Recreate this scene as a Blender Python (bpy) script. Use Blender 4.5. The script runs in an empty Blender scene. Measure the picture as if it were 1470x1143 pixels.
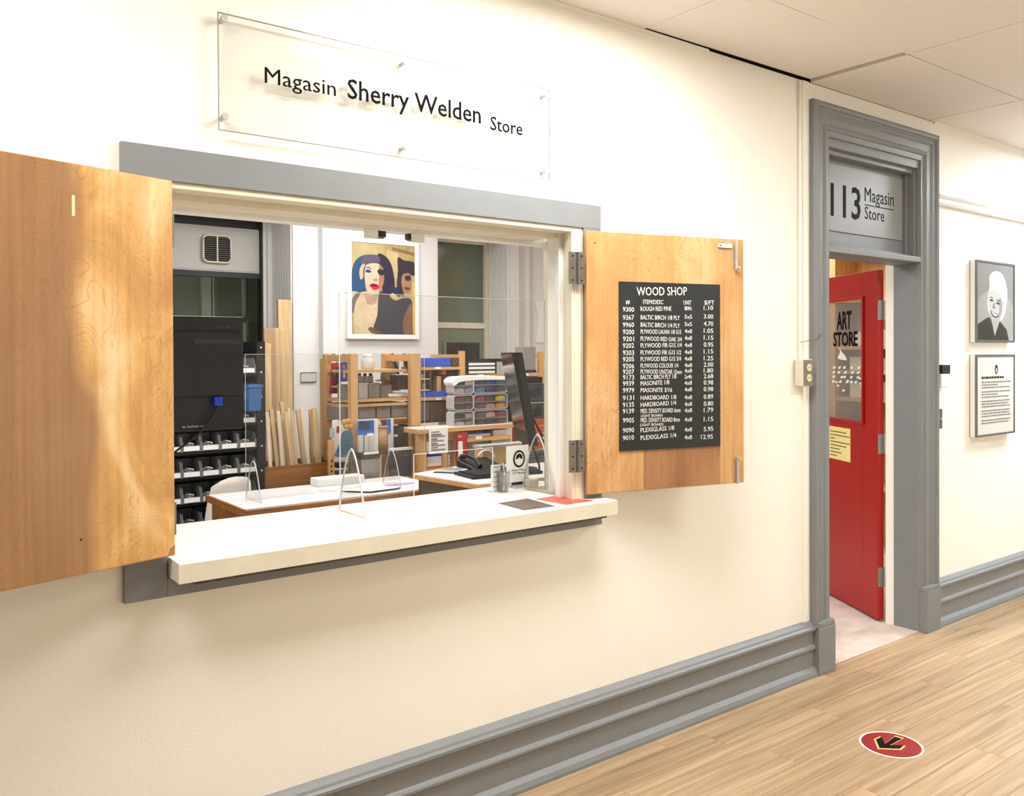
import bpy, math, random
from mathutils import Vector, Matrix
random.seed(7)
C = bpy.context.scene.collection
S = bpy.context.scene

# ------------------------------------------------------------------ camera
FPX, CY = 1241.25, 518.03
YAW, PIT, ROL = 0.650667398, 0.0085856152, -0.0041625995
EYE = Vector((0.0, -2.5143, 1.6))
_f = Vector((math.sin(YAW), math.cos(YAW), 0)); _r = Vector((math.cos(YAW), -math.sin(YAW), 0)); _u = Vector((0, 0, 1))
_f2 = _f*math.cos(PIT) - _u*math.sin(PIT); _u2 = _u*math.cos(PIT) + _f*math.sin(PIT)
_r3 = _r*math.cos(ROL) + _u2*math.sin(ROL); _u3 = _u2*math.cos(ROL) - _r*math.sin(ROL)
cam = bpy.data.objects.new('camera', bpy.data.cameras.new('camera')); C.objects.link(cam)
cam.matrix_world = Matrix((( _r3.x, _u3.x, -_f2.x, EYE.x), (_r3.y, _u3.y, -_f2.y, EYE.y), (_r3.z, _u3.z, -_f2.z, EYE.z), (0, 0, 0, 1)))
cam.data.sensor_width = 36; cam.data.lens = FPX/1470*36; cam.data.shift_y = -(571.5-CY)/1470
cam.data.clip_start = 0.05
S.camera = cam
# ------------------------------------------------------------------ world, exposure, lamps
S.view_settings.view_transform = 'Standard'; S.view_settings.look = 'None'
S.view_settings.gamma = 1; S.view_settings.use_curve_mapping = False
S.view_settings.exposure = 0.18
w = bpy.data.worlds.new('world'); S.world = w; w.use_nodes = True
w.node_tree.nodes['Background'].inputs[0].default_value = (0.75, 0.85, 1.0, 1)
w.node_tree.nodes['Background'].inputs[1].default_value = 0.05

HALL_P, ROOM_P = 36, 27
def area(name, loc, size, power, col, rot=(0, 0, 0)):
    l = bpy.data.lights.new(name, 'AREA'); l.shape = 'RECTANGLE'; l.size, l.size_y = size; l.energy = power; l.color = col
    o = bpy.data.objects.new(name, l); o.location = loc; o.rotation_euler = rot; C.objects.link(o); return o
WARM, NEUT, COOL = (1.0, 0.985, 0.955), (1.0, 0.99, 0.975), (0.84, 0.92, 1.0)
HALL_LAMPS = [(-0.32, -0.801, WARM, 0.85), (2.016, -0.801, WARM, 1.25), (4.352, -2.005, WARM, 0.95), (6.688, -0.801, COOL, 2.2), (10.192, -1.403, COOL, 1.4)]  # COOL panels are added, standing in for daylight down the hall
ROOM_LAMPS = [(1.3, 2.2, NEUT, 1.3), (3.2, 1.6, NEUT, 1.0), (3.2, 3.3, NEUT, 1.0), (5.7, 1.7, NEUT, 1.2)]  # last panel is added to brighten what lies behind the red door
for x, y, c, k in HALL_LAMPS: area('hall_lamp', (x, y, 2.9), (1.1, 0.52), HALL_P*k, c)
for x, y, c, k in ROOM_LAMPS: area('room_lamp', (x, y, 2.97), (1.1, 0.52), ROOM_P*k, c)

# ------------------------------------------------------------------ materials
def lin(c): return tuple(((v/255)/12.92 if v/255 <= 0.04045 else ((v/255+0.055)/1.055)**2.4) for v in c)
MT = {}
def mat(name, rgb, rough=0.5, metal=0.0, var=0.0, vscale=6.0, bump=0.0, bscale=200.0, emit=0.0, spec=0.5, stretch=(1, 1, 1), coat=0.0):
    if name in MT: return MT[name]
    m = bpy.data.materials.new(name); m.use_nodes = True; nt = m.node_tree; b = nt.nodes['Principled BSDF']
    c = lin(rgb)
    b.inputs['Base Color'].default_value = (*c, 1); b.inputs['Roughness'].default_value = rough; b.inputs['Metallic'].default_value = metal
    b.inputs['Specular IOR Level'].default_value = spec
    if coat: b.inputs['Coat Weight'].default_value = coat; b.inputs['Coat Roughness'].default_value = 0.15
    if var or bump:
        tc = nt.nodes.new('ShaderNodeTexCoord'); mp = nt.nodes.new('ShaderNodeMapping'); mp.inputs['Scale'].default_value = stretch
        nt.links.new(tc.outputs['Object'], mp.inputs[0])
    if var:
        n = nt.nodes.new('ShaderNodeTexNoise'); n.inputs['Scale'].default_value = vscale; n.inputs['Detail'].default_value = 6
        nt.links.new(mp.outputs[0], n.inputs['Vector'])
        r = nt.nodes.new('ShaderNodeValToRGB'); r.color_ramp.elements[0].position = 0.3; r.color_ramp.elements[1].position = 0.7
        r.color_ramp.elements[0].color = (*[v*(1-var) for v in c], 1); r.color_ramp.elements[1].color = (*[min(1, v*(1+var)) for v in c], 1)
        nt.links.new(n.outputs['Fac'], r.inputs[0]); nt.links.new(r.outputs[0], b.inputs['Base Color'])
    if bump:
        n2 = nt.nodes.new('ShaderNodeTexNoise'); n2.inputs['Scale'].default_value = bscale; n2.inputs['Detail'].default_value = 4
        nt.links.new(mp.outputs[0], n2.inputs['Vector'])
        bp = nt.nodes.new('ShaderNodeBump'); bp.inputs['Strength'].default_value = bump; bp.inputs['Distance'].default_value = 0.002
        nt.links.new(n2.outputs['Fac'], bp.inputs['Height']); nt.links.new(bp.outputs[0], b.inputs['Normal'])
    if emit: b.inputs['Emission Color'].default_value = (*c, 1); b.inputs['Emission Strength'].default_value = emit
    MT[name] = m; return m

def clear(name, tint=(250, 252, 252), gloss=0.04, rough=0.02, haze=0.0):
    """thin clear plastic or glass: straight-through transmission + fresnel reflection (+ a little white haze)"""
    if name in MT: return MT[name]
    m = bpy.data.materials.new(name); m.use_nodes = True; nt = m.node_tree; nt.nodes.remove(nt.nodes['Principled BSDF'])
    out = nt.nodes['Material Output']; t = nt.nodes.new('ShaderNodeBsdfTransparent'); t.inputs[0].default_value = (*lin(tint), 1)
    g = nt.nodes.new('ShaderNodeBsdfGlossy'); g.inputs['Roughness'].default_value = rough
    lw = nt.nodes.new('ShaderNodeLayerWeight'); pw = nt.nodes.new('ShaderNodeMath'); pw.operation = 'POWER'; pw.inputs[1].default_value = 5
    ma = nt.nodes.new('ShaderNodeMath'); ma.operation = 'MULTIPLY_ADD'; ma.inputs[1].default_value = 0.5; ma.inputs[2].default_value = gloss*0.5
    nt.links.new(lw.outputs['Facing'], pw.inputs[0]); nt.links.new(pw.outputs[0], ma.inputs[0])
    mx = nt.nodes.new('ShaderNodeMixShader'); nt.links.new(ma.outputs[0], mx.inputs[0])
    base = t
    if haze:
        d = nt.nodes.new('ShaderNodeBsdfDiffuse'); d.inputs[0].default_value = (0.8, 0.8, 0.8, 1)
        m2 = nt.nodes.new('ShaderNodeMixShader'); m2.inputs[0].default_value = haze
        nt.links.new(t.outputs[0], m2.inputs[1]); nt.links.new(d.outputs[0], m2.inputs[2]); base = m2
    nt.links.new(base.outputs[0], mx.inputs[1]); nt.links.new(g.outputs[0], mx.inputs[2]); nt.links.new(mx.outputs[0], out.inputs[0])
    MT[name] = m; return m

def ply(name, base, dark, light, seed=0.0, rough=0.32, vs=0.45, band=None):
    """rotary cut veneer: contour rings from a stretched noise, broad patches, streaks"""
    m = bpy.data.materials.new(name); m.use_nodes = True; nt = m.node_tree; N = nt.nodes; L = nt.links; b = N['Principled BSDF']
    tc = N.new('ShaderNodeTexCoord')
    mp = N.new('ShaderNodeMapping'); mp.inputs['Location'].default_value = (seed, seed*0.7, seed*1.3); mp.inputs['Scale'].default_value = (1, 1, vs)
    L.new(tc.outputs['Object'], mp.inputs[0])
    n1 = N.new('ShaderNodeTexNoise'); n1.inputs['Scale'].default_value = 4.6; n1.inputs['Detail'].default_value = 3.2; n1.inputs['Distortion'].default_value = 1.3
    L.new(mp.outputs[0], n1.inputs['Vector'])
    mu = N.new('ShaderNodeMath'); mu.operation = 'MULTIPLY'; mu.inputs[1].default_value = 34; L.new(n1.outputs['Fac'], mu.inputs[0])
    fr = N.new('ShaderNodeMath'); fr.operation = 'FRACT'; L.new(mu.outputs[0], fr.inputs[0])
    rr = N.new('ShaderNodeValToRGB'); e = rr.color_ramp.elements
    e[0].position = 0.0; e[0].color = (0.75, 0.75, 0.75, 1); e[1].position = 0.12; e[1].color = (0, 0, 0, 1)
    x = e.new(0.84); x.color = (0.08, 0.08, 0.08, 1); x = e.new(0.97); x.color = (0.75, 0.75, 0.75, 1); L.new(fr.outputs[0], rr.inputs[0])
    n2 = N.new('ShaderNodeTexNoise'); n2.inputs['Scale'].default_value = 5.0; n2.inputs['Detail'].default_value = 5; n2.inputs['Distortion'].default_value = 0.8
    L.new(mp.outputs[0], n2.inputs['Vector'])
    pr = N.new('ShaderNodeValToRGB'); e = pr.color_ramp.elements
    e[0].position = 0.34; e[0].color = (*lin(dark), 1); e[1].position = 0.66; e[1].color = (*lin(light), 1)
    x = e.new(0.5); x.color = (*lin(base), 1); L.new(n2.outputs['Fac'], pr.inputs[0])
    mp3 = N.new('ShaderNodeMapping'); mp3.inputs['Scale'].default_value = (60, 60, 1.6); L.new(tc.outputs['Object'], mp3.inputs[0])
    n3 = N.new('ShaderNodeTexNoise'); n3.inputs['Scale'].default_value = 1; n3.inputs['Detail'].default_value = 4; L.new(mp3.outputs[0], n3.inputs['Vector'])
    # ring strength varies over the sheet
    n4 = N.new('ShaderNodeTexNoise'); n4.inputs['Scale'].default_value = 3.1; L.new(mp.outputs[0], n4.inputs['Vector'])
    r4 = N.new('ShaderNodeMapRange'); r4.inputs[1].default_value = 0.4; r4.inputs[2].default_value = 0.62; r4.inputs[3].default_value = 0.12; r4.inputs[4].default_value = 0.6
    L.new(n4.outputs['Fac'], r4.inputs[0])
    ml = N.new('ShaderNodeMath'); ml.operation = 'MULTIPLY'; L.new(rr.outputs[0], ml.inputs[0]); L.new(r4.outputs[0], ml.inputs[1])
    src = pr.outputs[0]
    if band:      # a strip of browner veneer with a crooked edge
        sp = N.new('ShaderNodeSeparateXYZ'); L.new(tc.outputs['Object'], sp.inputs[0])
        wob = N.new('ShaderNodeMath'); wob.operation = 'MULTIPLY_ADD'; wob.inputs[1].default_value = 0.30; L.new(n4.outputs['Fac'], wob.inputs[0]); L.new(sp.outputs[0], wob.inputs[2])
        bm = N.new('ShaderNodeMapRange'); bm.inputs[1].default_value = band[0]; bm.inputs[2].default_value = band[0]+0.05; bm.inputs[3].default_value = 0.9; bm.inputs[4].default_value = 0.0
        L.new(wob.outputs[0], bm.inputs[0]); bx_ = N.new('ShaderNodeMix'); bx_.data_type = 'RGBA'; L.new(bm.outputs[0], bx_.inputs[0]); L.new(src, bx_.inputs[6]); bx_.inputs[7].default_value = (*lin(band[1]), 1); src = bx_.outputs[2]
    mx = N.new('ShaderNodeMix'); mx.data_type = 'RGBA'; L.new(ml.outputs[0], mx.inputs[0]); L.new(src, mx.inputs[6]); mx.inputs[7].default_value = (*lin((150, 92, 44)), 1)
    mr = N.new('ShaderNodeMapRange'); mr.inputs[1].default_value = 0.3; mr.inputs[2].default_value = 0.7; mr.inputs[3].default_value = 0.86; mr.inputs[4].default_value = 1.08
    L.new(n3.outputs['Fac'], mr.inputs[0])
    mm = N.new('ShaderNodeMix'); mm.data_type = 'RGBA'; mm.blend_type = 'MULTIPLY'; mm.inputs[0].default_value = 1
    L.new(mx.outputs[2], mm.inputs[6]); L.new(mr.outputs[0], mm.inputs[7]); L.new(mm.outputs[2], b.inputs['Base Color'])
    b.inputs['Roughness'].default_value = rough
    bp = N.new('ShaderNodeBump'); bp.inputs['Strength'].default_value = 0.5; bp.inputs['Distance'].default_value = 0.004
    L.new(n1.outputs['Fac'], bp.inputs['Height']); L.new(bp.outputs[0], b.inputs['Normal'])
    MT[name] = m; return m

def plank_mat():
    m = bpy.data.materials.new('floor_plank'); m.use_nodes = True; nt = m.node_tree; N = nt.nodes; L = nt.links; b = N['Principled BSDF']
    tc = N.new('ShaderNodeTexCoord'); oi = N.new('ShaderNodeObjectInfo')
    ad = N.new('ShaderNodeVectorMath'); ad.operation = 'ADD'
    cb = N.new('ShaderNodeCombineXYZ'); m1 = N.new('ShaderNodeMath'); m1.operation = 'MULTIPLY'; m1.inputs[1].default_value = 37
    L.new(oi.outputs['Random'], m1.inputs[0]); L.new(m1.outputs[0], cb.inputs[0]); L.new(m1.outputs[0], cb.inputs[1])
    L.new(tc.outputs['Object'], ad.inputs[0]); L.new(cb.outputs[0], ad.inputs[1])
    mp = N.new('ShaderNodeMapping'); mp.inputs['Scale'].default_value = (1.3, 34, 1); L.new(ad.outputs[0], mp.inputs[0])
    n = N.new('ShaderNodeTexNoise'); n.inputs['Scale'].default_value = 1.0; n.inputs['Detail'].default_value = 6; n.inputs['Distortion'].default_value = 0.6
    L.new(mp.outputs[0], n.inputs['Vector'])
    r = N.new('ShaderNodeValToRGB'); e = r.color_ramp.elements
    e[0].position = 0.25; e[0].color = (*lin((146, 118, 90)), 1); e[1].position = 0.8; e[1].color = (*lin((204, 180, 150)), 1)
    x = e.new(0.5); x.color = (*lin((178, 150, 116)), 1); L.new(n.outputs['Fac'], r.inputs[0])
    mr = N.new('ShaderNodeMapRange'); mr.inputs[3].default_value = 0.86; mr.inputs[4].default_value = 1.08; L.new(oi.outputs['Random'], mr.inputs[0])
    mm = N.new('ShaderNodeMix'); mm.data_type = 'RGBA'; mm.blend_type = 'MULTIPLY'; mm.inputs[0].default_value = 1
    L.new(r.outputs[0], mm.inputs[6]); L.new(mr.outputs[0], mm.inputs[7]); L.new(mm.outputs[2], b.inputs['Base Color'])
    b.inputs['Roughness'].default_value = 0.42
    MT['floor_plank'] = m; return m

def wood(name, rgb, amt=0.28, rough=0.5, axis='x'):
    sc = {'x': (2, 30, 30), 'y': (30, 2, 30), 'z': (30, 30, 2)}[axis]
    return mat(name, rgb, rough, var=amt, vscale=1.0, stretch=sc)

M_wall = mat('wall_paint', (247, 244, 234), 0.62, bump=0.25, bscale=90, var=0.015, vscale=2)
M_wallR = M_wall
M_trim = mat('grey_trim_paint', (129, 132, 134), 0.45, bump=0.15, bscale=40, var=0.03, vscale=8)
M_cream = mat('cream_gloss_paint', (224, 217, 196), 0.4, var=0.04, vscale=9)
M_white = mat('white_paint', (238, 238, 236), 0.5)
M_sill = mat('white_laminate', (240, 238, 234), 0.3, var=0.02, vscale=5)
M_room = mat('room_wall_paint', (222, 221, 220), 0.6, bump=0.1, bscale=60)
M_roomg = mat('room_panel_paint', (196, 195, 190), 0.55, bump=0.1, bscale=60)
M_tile = mat('ceiling_tile', (236, 230, 226), 0.9, var=0.05, vscale=160, bump=0.6, bscale=240)
M_black = mat('black_paint', (20, 21, 23), 0.4)
M_plastic = mat('black_plastic', (17, 18, 20), 0.5)
M_steel = mat('brushed_steel', (196, 196, 194), 0.38, 0.75, var=0.1, vscale=30)
M_hinge = mat('hinge_metal', (128, 124, 116), 0.38, 0.85, var=0.1, vscale=40)
M_dark = mat('void_dark', (14, 15, 17), 0.8)
M_paper = mat('white_paper', (240, 240, 238), 0.7)
M_ink = mat('black_ink', (10, 10, 12), 0.7, spec=0.1)
M_acr = clear('clear_acrylic', (251, 251, 250))
M_acre = clear('acrylic_edge', (225, 228, 228), haze=0.65)
M_glass = clear('window_glass', (225, 230, 226))
M_ply1 = ply('shutter_plywood', (212, 164, 98), (184, 136, 78), (234, 202, 150), 3.1, vs=0.5, rough=0.24, band=(-0.13, (152, 112, 78)))  # palest patches also paint gloss highlights into the veneer colour
M_ply2 = ply('shutter_plywood_pale', (202, 154, 98), (186, 136, 84), (216, 174, 124), 9.4, vs=0.5)
M_plyedge = wood('plywood_edge', (196, 140, 74), 0.2)
M_plank = plank_mat()
M_pine = wood('pine_wood', (204, 158, 104), 0.16, 0.55, 'z')
M_pineh = wood('pine_wood_horizontal', (206, 160, 106), 0.16, 0.55, 'x')
M_oak = wood('oak_wood', (150, 98, 46), 0.35, 0.45, 'x')
M_walnut = wood('dark_wood', (92, 66, 48), 0.25, 0.5, 'z')
M_stick = wood('pale_stick_wood', (214, 184, 140), 0.15, 0.6, 'z')
M_plankw = wood('pale_board_wood', (196, 168, 124), 0.15, 0.6, 'z')
M_red = mat('red_door_paint', (168, 18, 10), 0.34, var=0.06, vscale=3)
M_bingrey = mat('bin_grey_plastic', (116, 120, 124), 0.4)
M_boxgrey = mat('grey_box_board', (128, 120, 114), 0.6, var=0.05)
M_blue = mat('blue_box', (44, 84, 196), 0.5)

# ------------------------------------------------------------------ builders
class MB:
    def __init__(s): s.v = []; s.f = []; s.m = []; s.ms = []; s.sm = []
    def mi(s, m):
        if m not in s.ms: s.ms.append(m)
        return s.ms.index(m)
    def add(s, vs, fs, m, T=None, smooth=False):
        o = len(s.v); s.v += [tuple(T @ Vector(v)) if T else tuple(v) for v in vs]
        k = s.mi(m)
        for f in fs: s.f.append([i+o for i in f]); s.m.append(k); s.sm.append(smooth)
        return s
    def box(s, x0, x1, y0, y1, z0, z1, m, T=None):
        x0, x1 = sorted((x0, x1)); y0, y1 = sorted((y0, y1)); z0, z1 = sorted((z0, z1))
        v = [(x, y, z) for z in (z0, z1) for y in (y0, y1) for x in (x0, x1)]
        return s.add(v, [(0, 2, 3, 1), (4, 5, 7, 6), (0, 1, 5, 4), (2, 6, 7, 3), (0, 4, 6, 2), (1, 3, 7, 5)], m, T)
    def prism(s, poly, a, b, m, plane='xz', T=None, smooth=False):
        """poly in plane, extruded along the third axis from a to b"""
        n = len(poly)
        ar = sum(poly[i][0]*poly[(i+1) % n][1]-poly[(i+1) % n][0]*poly[i][1] for i in range(n))
        if ar < 0: poly = poly[::-1]
        mk = {'xz': lambda p, t: (p[0], t, p[1]), 'xy': lambda p, t: (p[0], p[1], t), 'yz': lambda p, t: (t, p[0], p[1])}[plane]
        v = [mk(p, a) for p in poly]+[mk(p, b) for p in poly]
        fs = [list(range(n))[::-1], list(range(n, 2*n))]+[(i, (i+1) % n, n+(i+1) % n, n+i) for i in range(n)]
        if plane == 'xz': fs = [f[::-1] for f in fs]
        if b < a: fs = [f[::-1] for f in fs]
        return s.add(v, fs, m, T, smooth)
    def tube(s, pts, r, m, n=10, T=None, closed=False, cap=True):
        P = [Vector(p) for p in pts]; rr = r if isinstance(r, (list, tuple)) else [r]*len(P); vs = []; k = len(P)
        for i, p in enumerate(P):
            if closed: d = P[(i+1) % k]-P[i-1]
            else: d = P[min(i+1, k-1)]-P[max(i-1, 0)]
            d.normalize(); a = d.orthogonal() if abs(d.z) > 0.95 else d.cross(Vector((0, 0, 1))); a.normalize(); b = d.cross(a)
            for j in range(n):
                t = 2*math.pi*j/n; vs.append(tuple(p+(a*math.cos(t)+b*math.sin(t))*rr[i]))
        fs = []
        for i in range(k if closed else k-1):
            for j in range(n):
                i2 = (i+1) % k; fs.append((i*n+j, i*n+(j+1) % n, i2*n+(j+1) % n, i2*n+j))
        s.add(vs, fs, m, T, True)
        if cap and not closed: s.add(vs, [list(range(n))[::-1], list(range((k-1)*n, k*n))], m, T)
        return s
    def lathe(s, prof, c, m, n=24, T=None, smooth=True):
        vs = []; fs = []
        for r, z in prof:
            for j in range(n): t = 2*math.pi*j/n; vs.append((c[0]+r*math.cos(t), c[1]+r*math.sin(t), c[2]+z))
        for i in range(len(prof)-1):
            for j in range(n): fs.append((i*n+j, i*n+(j+1) % n, (i+1)*n+(j+1) % n, (i+1)*n+j))
        return s.add(vs, fs, m, T, smooth)
    def disc(s, c, r, m, n=32, h=0.001, T=None):
        poly = [(c[0]+r*math.cos(2*math.pi*i/n), c[1]+r*math.sin(2*math.pi*i/n)) for i in range(n)]
        return s.prism(poly, c[2], c[2]+h, m, 'xy', T)
    def text(s, body, m, T, width=None, height=None, depth=0.0006, align='l', bold=0.0):
        """lettering laid in local xy of T; cap height and width fitted"""
        vs, fs, (x0, x1, y0, y1) = glyphs(body, bold)
        ch = CAPH
        sy = height/ch; sx = (width/(x1-x0)) if width else sy
        ox = -x0*sx if align == 'l' else -(x0+x1)/2*sx
        vv = [(v[0]*sx+ox, v[1]*sy, v[2]*depth) for v in vs]
        return s.add(vv, fs, m, T)

_gl = {}
def glyphs(body, bold=0.0):
    if (body, bold) in _gl: return _gl[(body, bold)]
    cu = bpy.data.curves.new('t', 'FONT'); cu.body = body; cu.size = 1; cu.resolution_u = 2; cu.extrude = 0.5; cu.offset = bold
    o = bpy.data.objects.new('t', cu); C.objects.link(o); dg = bpy.context.evaluated_depsgraph_get()
    me = bpy.data.meshes.new_from_object(o.evaluated_get(dg))
    vs = [(v.co.x, v.co.y, v.co.z+0.5) for v in me.vertices]; fs = [tuple(p.vertices) for p in me.polygons]
    bpy.data.objects.remove(o); bpy.data.meshes.remove(me); bpy.data.curves.remove(cu)
    xs = [v[0] for v in vs]; ys = [v[1] for v in vs]
    _gl[(body, bold)] = (vs, fs, (min(xs), max(xs), min(ys), max(ys))); return _gl[(body, bold)]
_v = glyphs('H')[2]; CAPH = _v[3]-_v[2]

def facing(x, y, z, yaw=0.0):
    """frame for lettering on a vertical face that looks towards -y turned by yaw: local x right, local y up, local z out"""
    d = Vector((math.cos(yaw), math.sin(yaw), 0)); n = Vector((math.sin(yaw), -math.cos(yaw), 0))
    return Matrix(((d.x, 0, n.x, x), (d.y, 0, n.y, y), (0, 1, 0, z), (0, 0, 0, 1)))

ORG = {}
def mesh_of(name, mb, org=(0, 0, 0)):
    me = bpy.data.meshes.new(name); me.from_pydata([(v[0]-org[0], v[1]-org[1], v[2]-org[2]) for v in mb.v], [], mb.f)
    for m in mb.ms: me.materials.append(m)
    me.polygons.foreach_set('material_index', mb.m); me.polygons.foreach_set('use_smooth', mb.sm); me.update()
    return me
def bevel(o, wd, seg=2):
    b = o.modifiers.new('bevel', 'BEVEL'); b.width = wd; b.segments = seg; b.limit_method = 'ANGLE'; b.angle_limit = math.radians(40); return o
def tags(o, label=None, cat=None, group=None, kind=None):
    if label: o['label'] = label
    if cat: o['category'] = cat
    if group: o['group'] = group
    if kind: o['kind'] = kind
    return o
def thing(name, label, cat, loc=(0, 0, 0), rz=0.0, group=None, local=False):
    o = bpy.data.objects.new(name, None); o.empty_display_size = 0.05; C.objects.link(o); o.location = loc; o.rotation_euler = (0, 0, rz)
    ORG[o.name] = (0, 0, 0) if local else tuple(loc)
    return tags(o, label, cat, group)
def part(name, mb, parent, label=None, bev=0, kind=None):
    org = ORG.get(parent.name, (0, 0, 0))
    o = bpy.data.objects.new(name, mesh_of(name, mb, org)); C.objects.link(o); o.parent = parent; ORG[o.name] = org
    if bev: bevel(o, bev)
    return tags(o, label, kind=kind)
def solo(name, mb, label, cat, group=None, bev=0, kind=None):
    xs = [v[0] for v in mb.v]; ys = [v[1] for v in mb.v]; zs = [v[2] for v in mb.v]
    loc = ((min(xs)+max(xs))/2, (min(ys)+max(ys))/2, min(zs))
    o = bpy.data.objects.new(name, mesh_of(name, mb, loc)); o.location = loc; C.objects.link(o); ORG[o.name] = loc
    if bev: bevel(o, bev)
    return tags(o, label, cat, group, kind)
def struct(name, mb, bev=0, label=None):
    o = bpy.data.objects.new(name, mesh_of(name, mb)); C.objects.link(o); o['kind'] = 'structure'; ORG[o.name] = (0, 0, 0)
    if bev: bevel(o, bev)
    if label: o['label'] = label
    return o
def copy_tree(o, parent=None):
    c = o.copy(); C.objects.link(c); ORG[c.name] = ORG.get(o.name, (0, 0, 0))
    if parent: c.parent = parent
    for ch in list(o.children):
        if ch.name in bpy.data.objects: copy_tree(ch, c)
    return c
def at(px, py, Y):
    """a point of the photograph measured at the depth Y behind the hall wall"""
    d = _r3*((px-735)/FPX) - _u3*((py-CY)/FPX) + _f2
    return EYE + d*((Y-EYE.y)/d.y)
def bx(mb, px0, px1, py0, py1, Y, depth, m):
    """a box whose front face, at depth Y, spans that measured rectangle"""
    a = at(px0, (py0+py1)/2, Y).x; b = at(px1, (py0+py1)/2, Y).x; xm = (px0+px1)/2
    return mb.box(a, b, Y, Y+depth, at(xm, py1, Y).z, at(xm, py0, Y).z, m)
def spline(pts, k=4):
    n = len(pts); out = []
    for i in range(n):
        p0, p1, p2, p3 = pts[i-1], pts[i], pts[(i+1) % n], pts[(i+2) % n]
        for j in range(k):
            t = j/k; out.append(tuple(0.5*((2*p1[a])+(-p0[a]+p2[a])*t+(2*p0[a]-5*p1[a]+4*p2[a]-p3[a])*t*t+(-p0[a]+3*p1[a]-3*p2[a]+p3[a])*t**3) for a in (0, 1)))
    return out

# ================================================================== SETTING
H = 2.931; X0, X1 = -5.0, 13.5; HB = -3.4; RX0, RX1 = -0.2, 7.2; YB = 4.2; TH = 0.2
# hall wall with the service window and the door
WX0, WX1, WZ0, WZ1 = 0.690, 2.25, 0.98, 2.084; DX0, DX1, DZ1 = 3.917, 4.826, 2.69
mb = MB()
mb.box(X0, WX0, 0, TH, 0, H, M_wall); mb.box(WX1, DX0, 0, TH, 0, H, M_wall); mb.box(DX1, X1, 0, TH, 0, H, M_wall)
mb.box(WX0, WX1, 0, TH, 0, WZ0, M_wall); mb.box(WX0, WX1, 0, TH, WZ1, H, M_wall); mb.box(DX0, DX1, 0, TH, DZ1, H, M_wall)
struct('wall_front', mb)
struct('wall_rear', MB().box(X0, X1, HB-0.1, HB, 0, H, M_wall))
struct('wall_left', MB().box(X0-0.1, X0, HB, TH, 0, H, M_wall))
struct('wall_right', MB().box(X1, X1+0.1, HB, TH, 0, H, M_wall))

# floor: slab plus separate planks
fl = struct('floor', MB().box(X0, X1, HB, 0.0, -0.1, -0.004, mat('floor_subfloor', (120, 96, 70), 0.8)).box(DX0, DX1, 0, TH, -0.1, -0.004, MT['floor_subfloor']))
PW, PLn = 0.125, 1.2
pm = MB().box(0.0006, PLn-0.0006, 0.0006, PW-0.0006, -0.0035, 0, M_plank)
pmesh = mesh_of('plank', pm)
row = 0; y = -0.0
while y-PW > -3.35:
    off = random.uniform(0, PLn); x = (0.6 if row < 14 else 0.6) - off
    while x < (9.6 if row < 12 else 7.2):
        o = bpy.data.objects.new('plank', pmesh); o.location = (x, y-PW, 0); C.objects.link(o); o.parent = fl; x += PLn
    y -= PW; row += 1
# the rest of the hall floor, out of the frame
o = part('plank', MB().box(X0, -0.6, HB, 0, -0.0035, 0, M_plank), fl)
o = part('plank', MB().box(10.9, X1, HB, 0, -0.0035, 0, M_plank), fl)
struct('threshold_floor', MB().box(DX0, DX1, 0, TH+0.02, -0.004, 0.002, mat('worn_threshold', (206, 190, 178), 0.6, var=0.12, vscale=12)))

# suspended ceiling of the hall: single tiles
ce = struct('ceiling', MB().box(X0, X1, HB, TH, H+0.03, H+0.1, mat('ceiling_void', (16, 16, 18), 0.9)))  # slab is near black, painting in the shade above the tile gaps
TXP, TYP = 1.168, 0.602
tm = mesh_of('ceiling_panel', MB().box(0.0025, TXP-0.0025, -TYP+0.0025, -0.0025, 0, 0.02, M_tile))
tm0 = mesh_of('ceiling_panel', MB().box(0.0025, TXP-0.0025, -0.497, -0.004, 0, 0.02, M_tile))
tlift = mesh_of('ceiling_panel', MB().box(0.003, TXP-0.022, -0.497, -0.018, 0, 0.02, M_tile))
lampcells = set()
for i in range(-6, 9):
    gx = 2.60+TXP*i
    for j in range(-1, 5):
        gy = 0.0 if j < 0 else -0.5-TYP*j
        if gx < X0-0.2 or gx > X1-0.5: continue
        if any(abs(gx+TXP/2-l[0]) < 0.6 and gy-TYP < l[1] < gy and j >= 0 for l in HALL_LAMPS): continue
        o = bpy.data.objects.new('ceiling_panel', tlift if (i == 0 and j < 0) else tm0 if j < 0 else tm); C.objects.link(o); o.parent = ce
        o.location = (gx, gy, H + (0.003 if i == 0 and j < 0 else random.uniform(0, 0.0015)))
        if i == 0 and j < 0: o.rotation_euler = (0.004, -0.006, 0)
struct('trim_1', MB().box(X0, 3.0, -0.012, 0, H-0.012, H, M_wall).box(4.99, X1, -0.012, 0, H-0.012, H, M_wall), label='thin painted angle along the ceiling edge')

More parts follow.
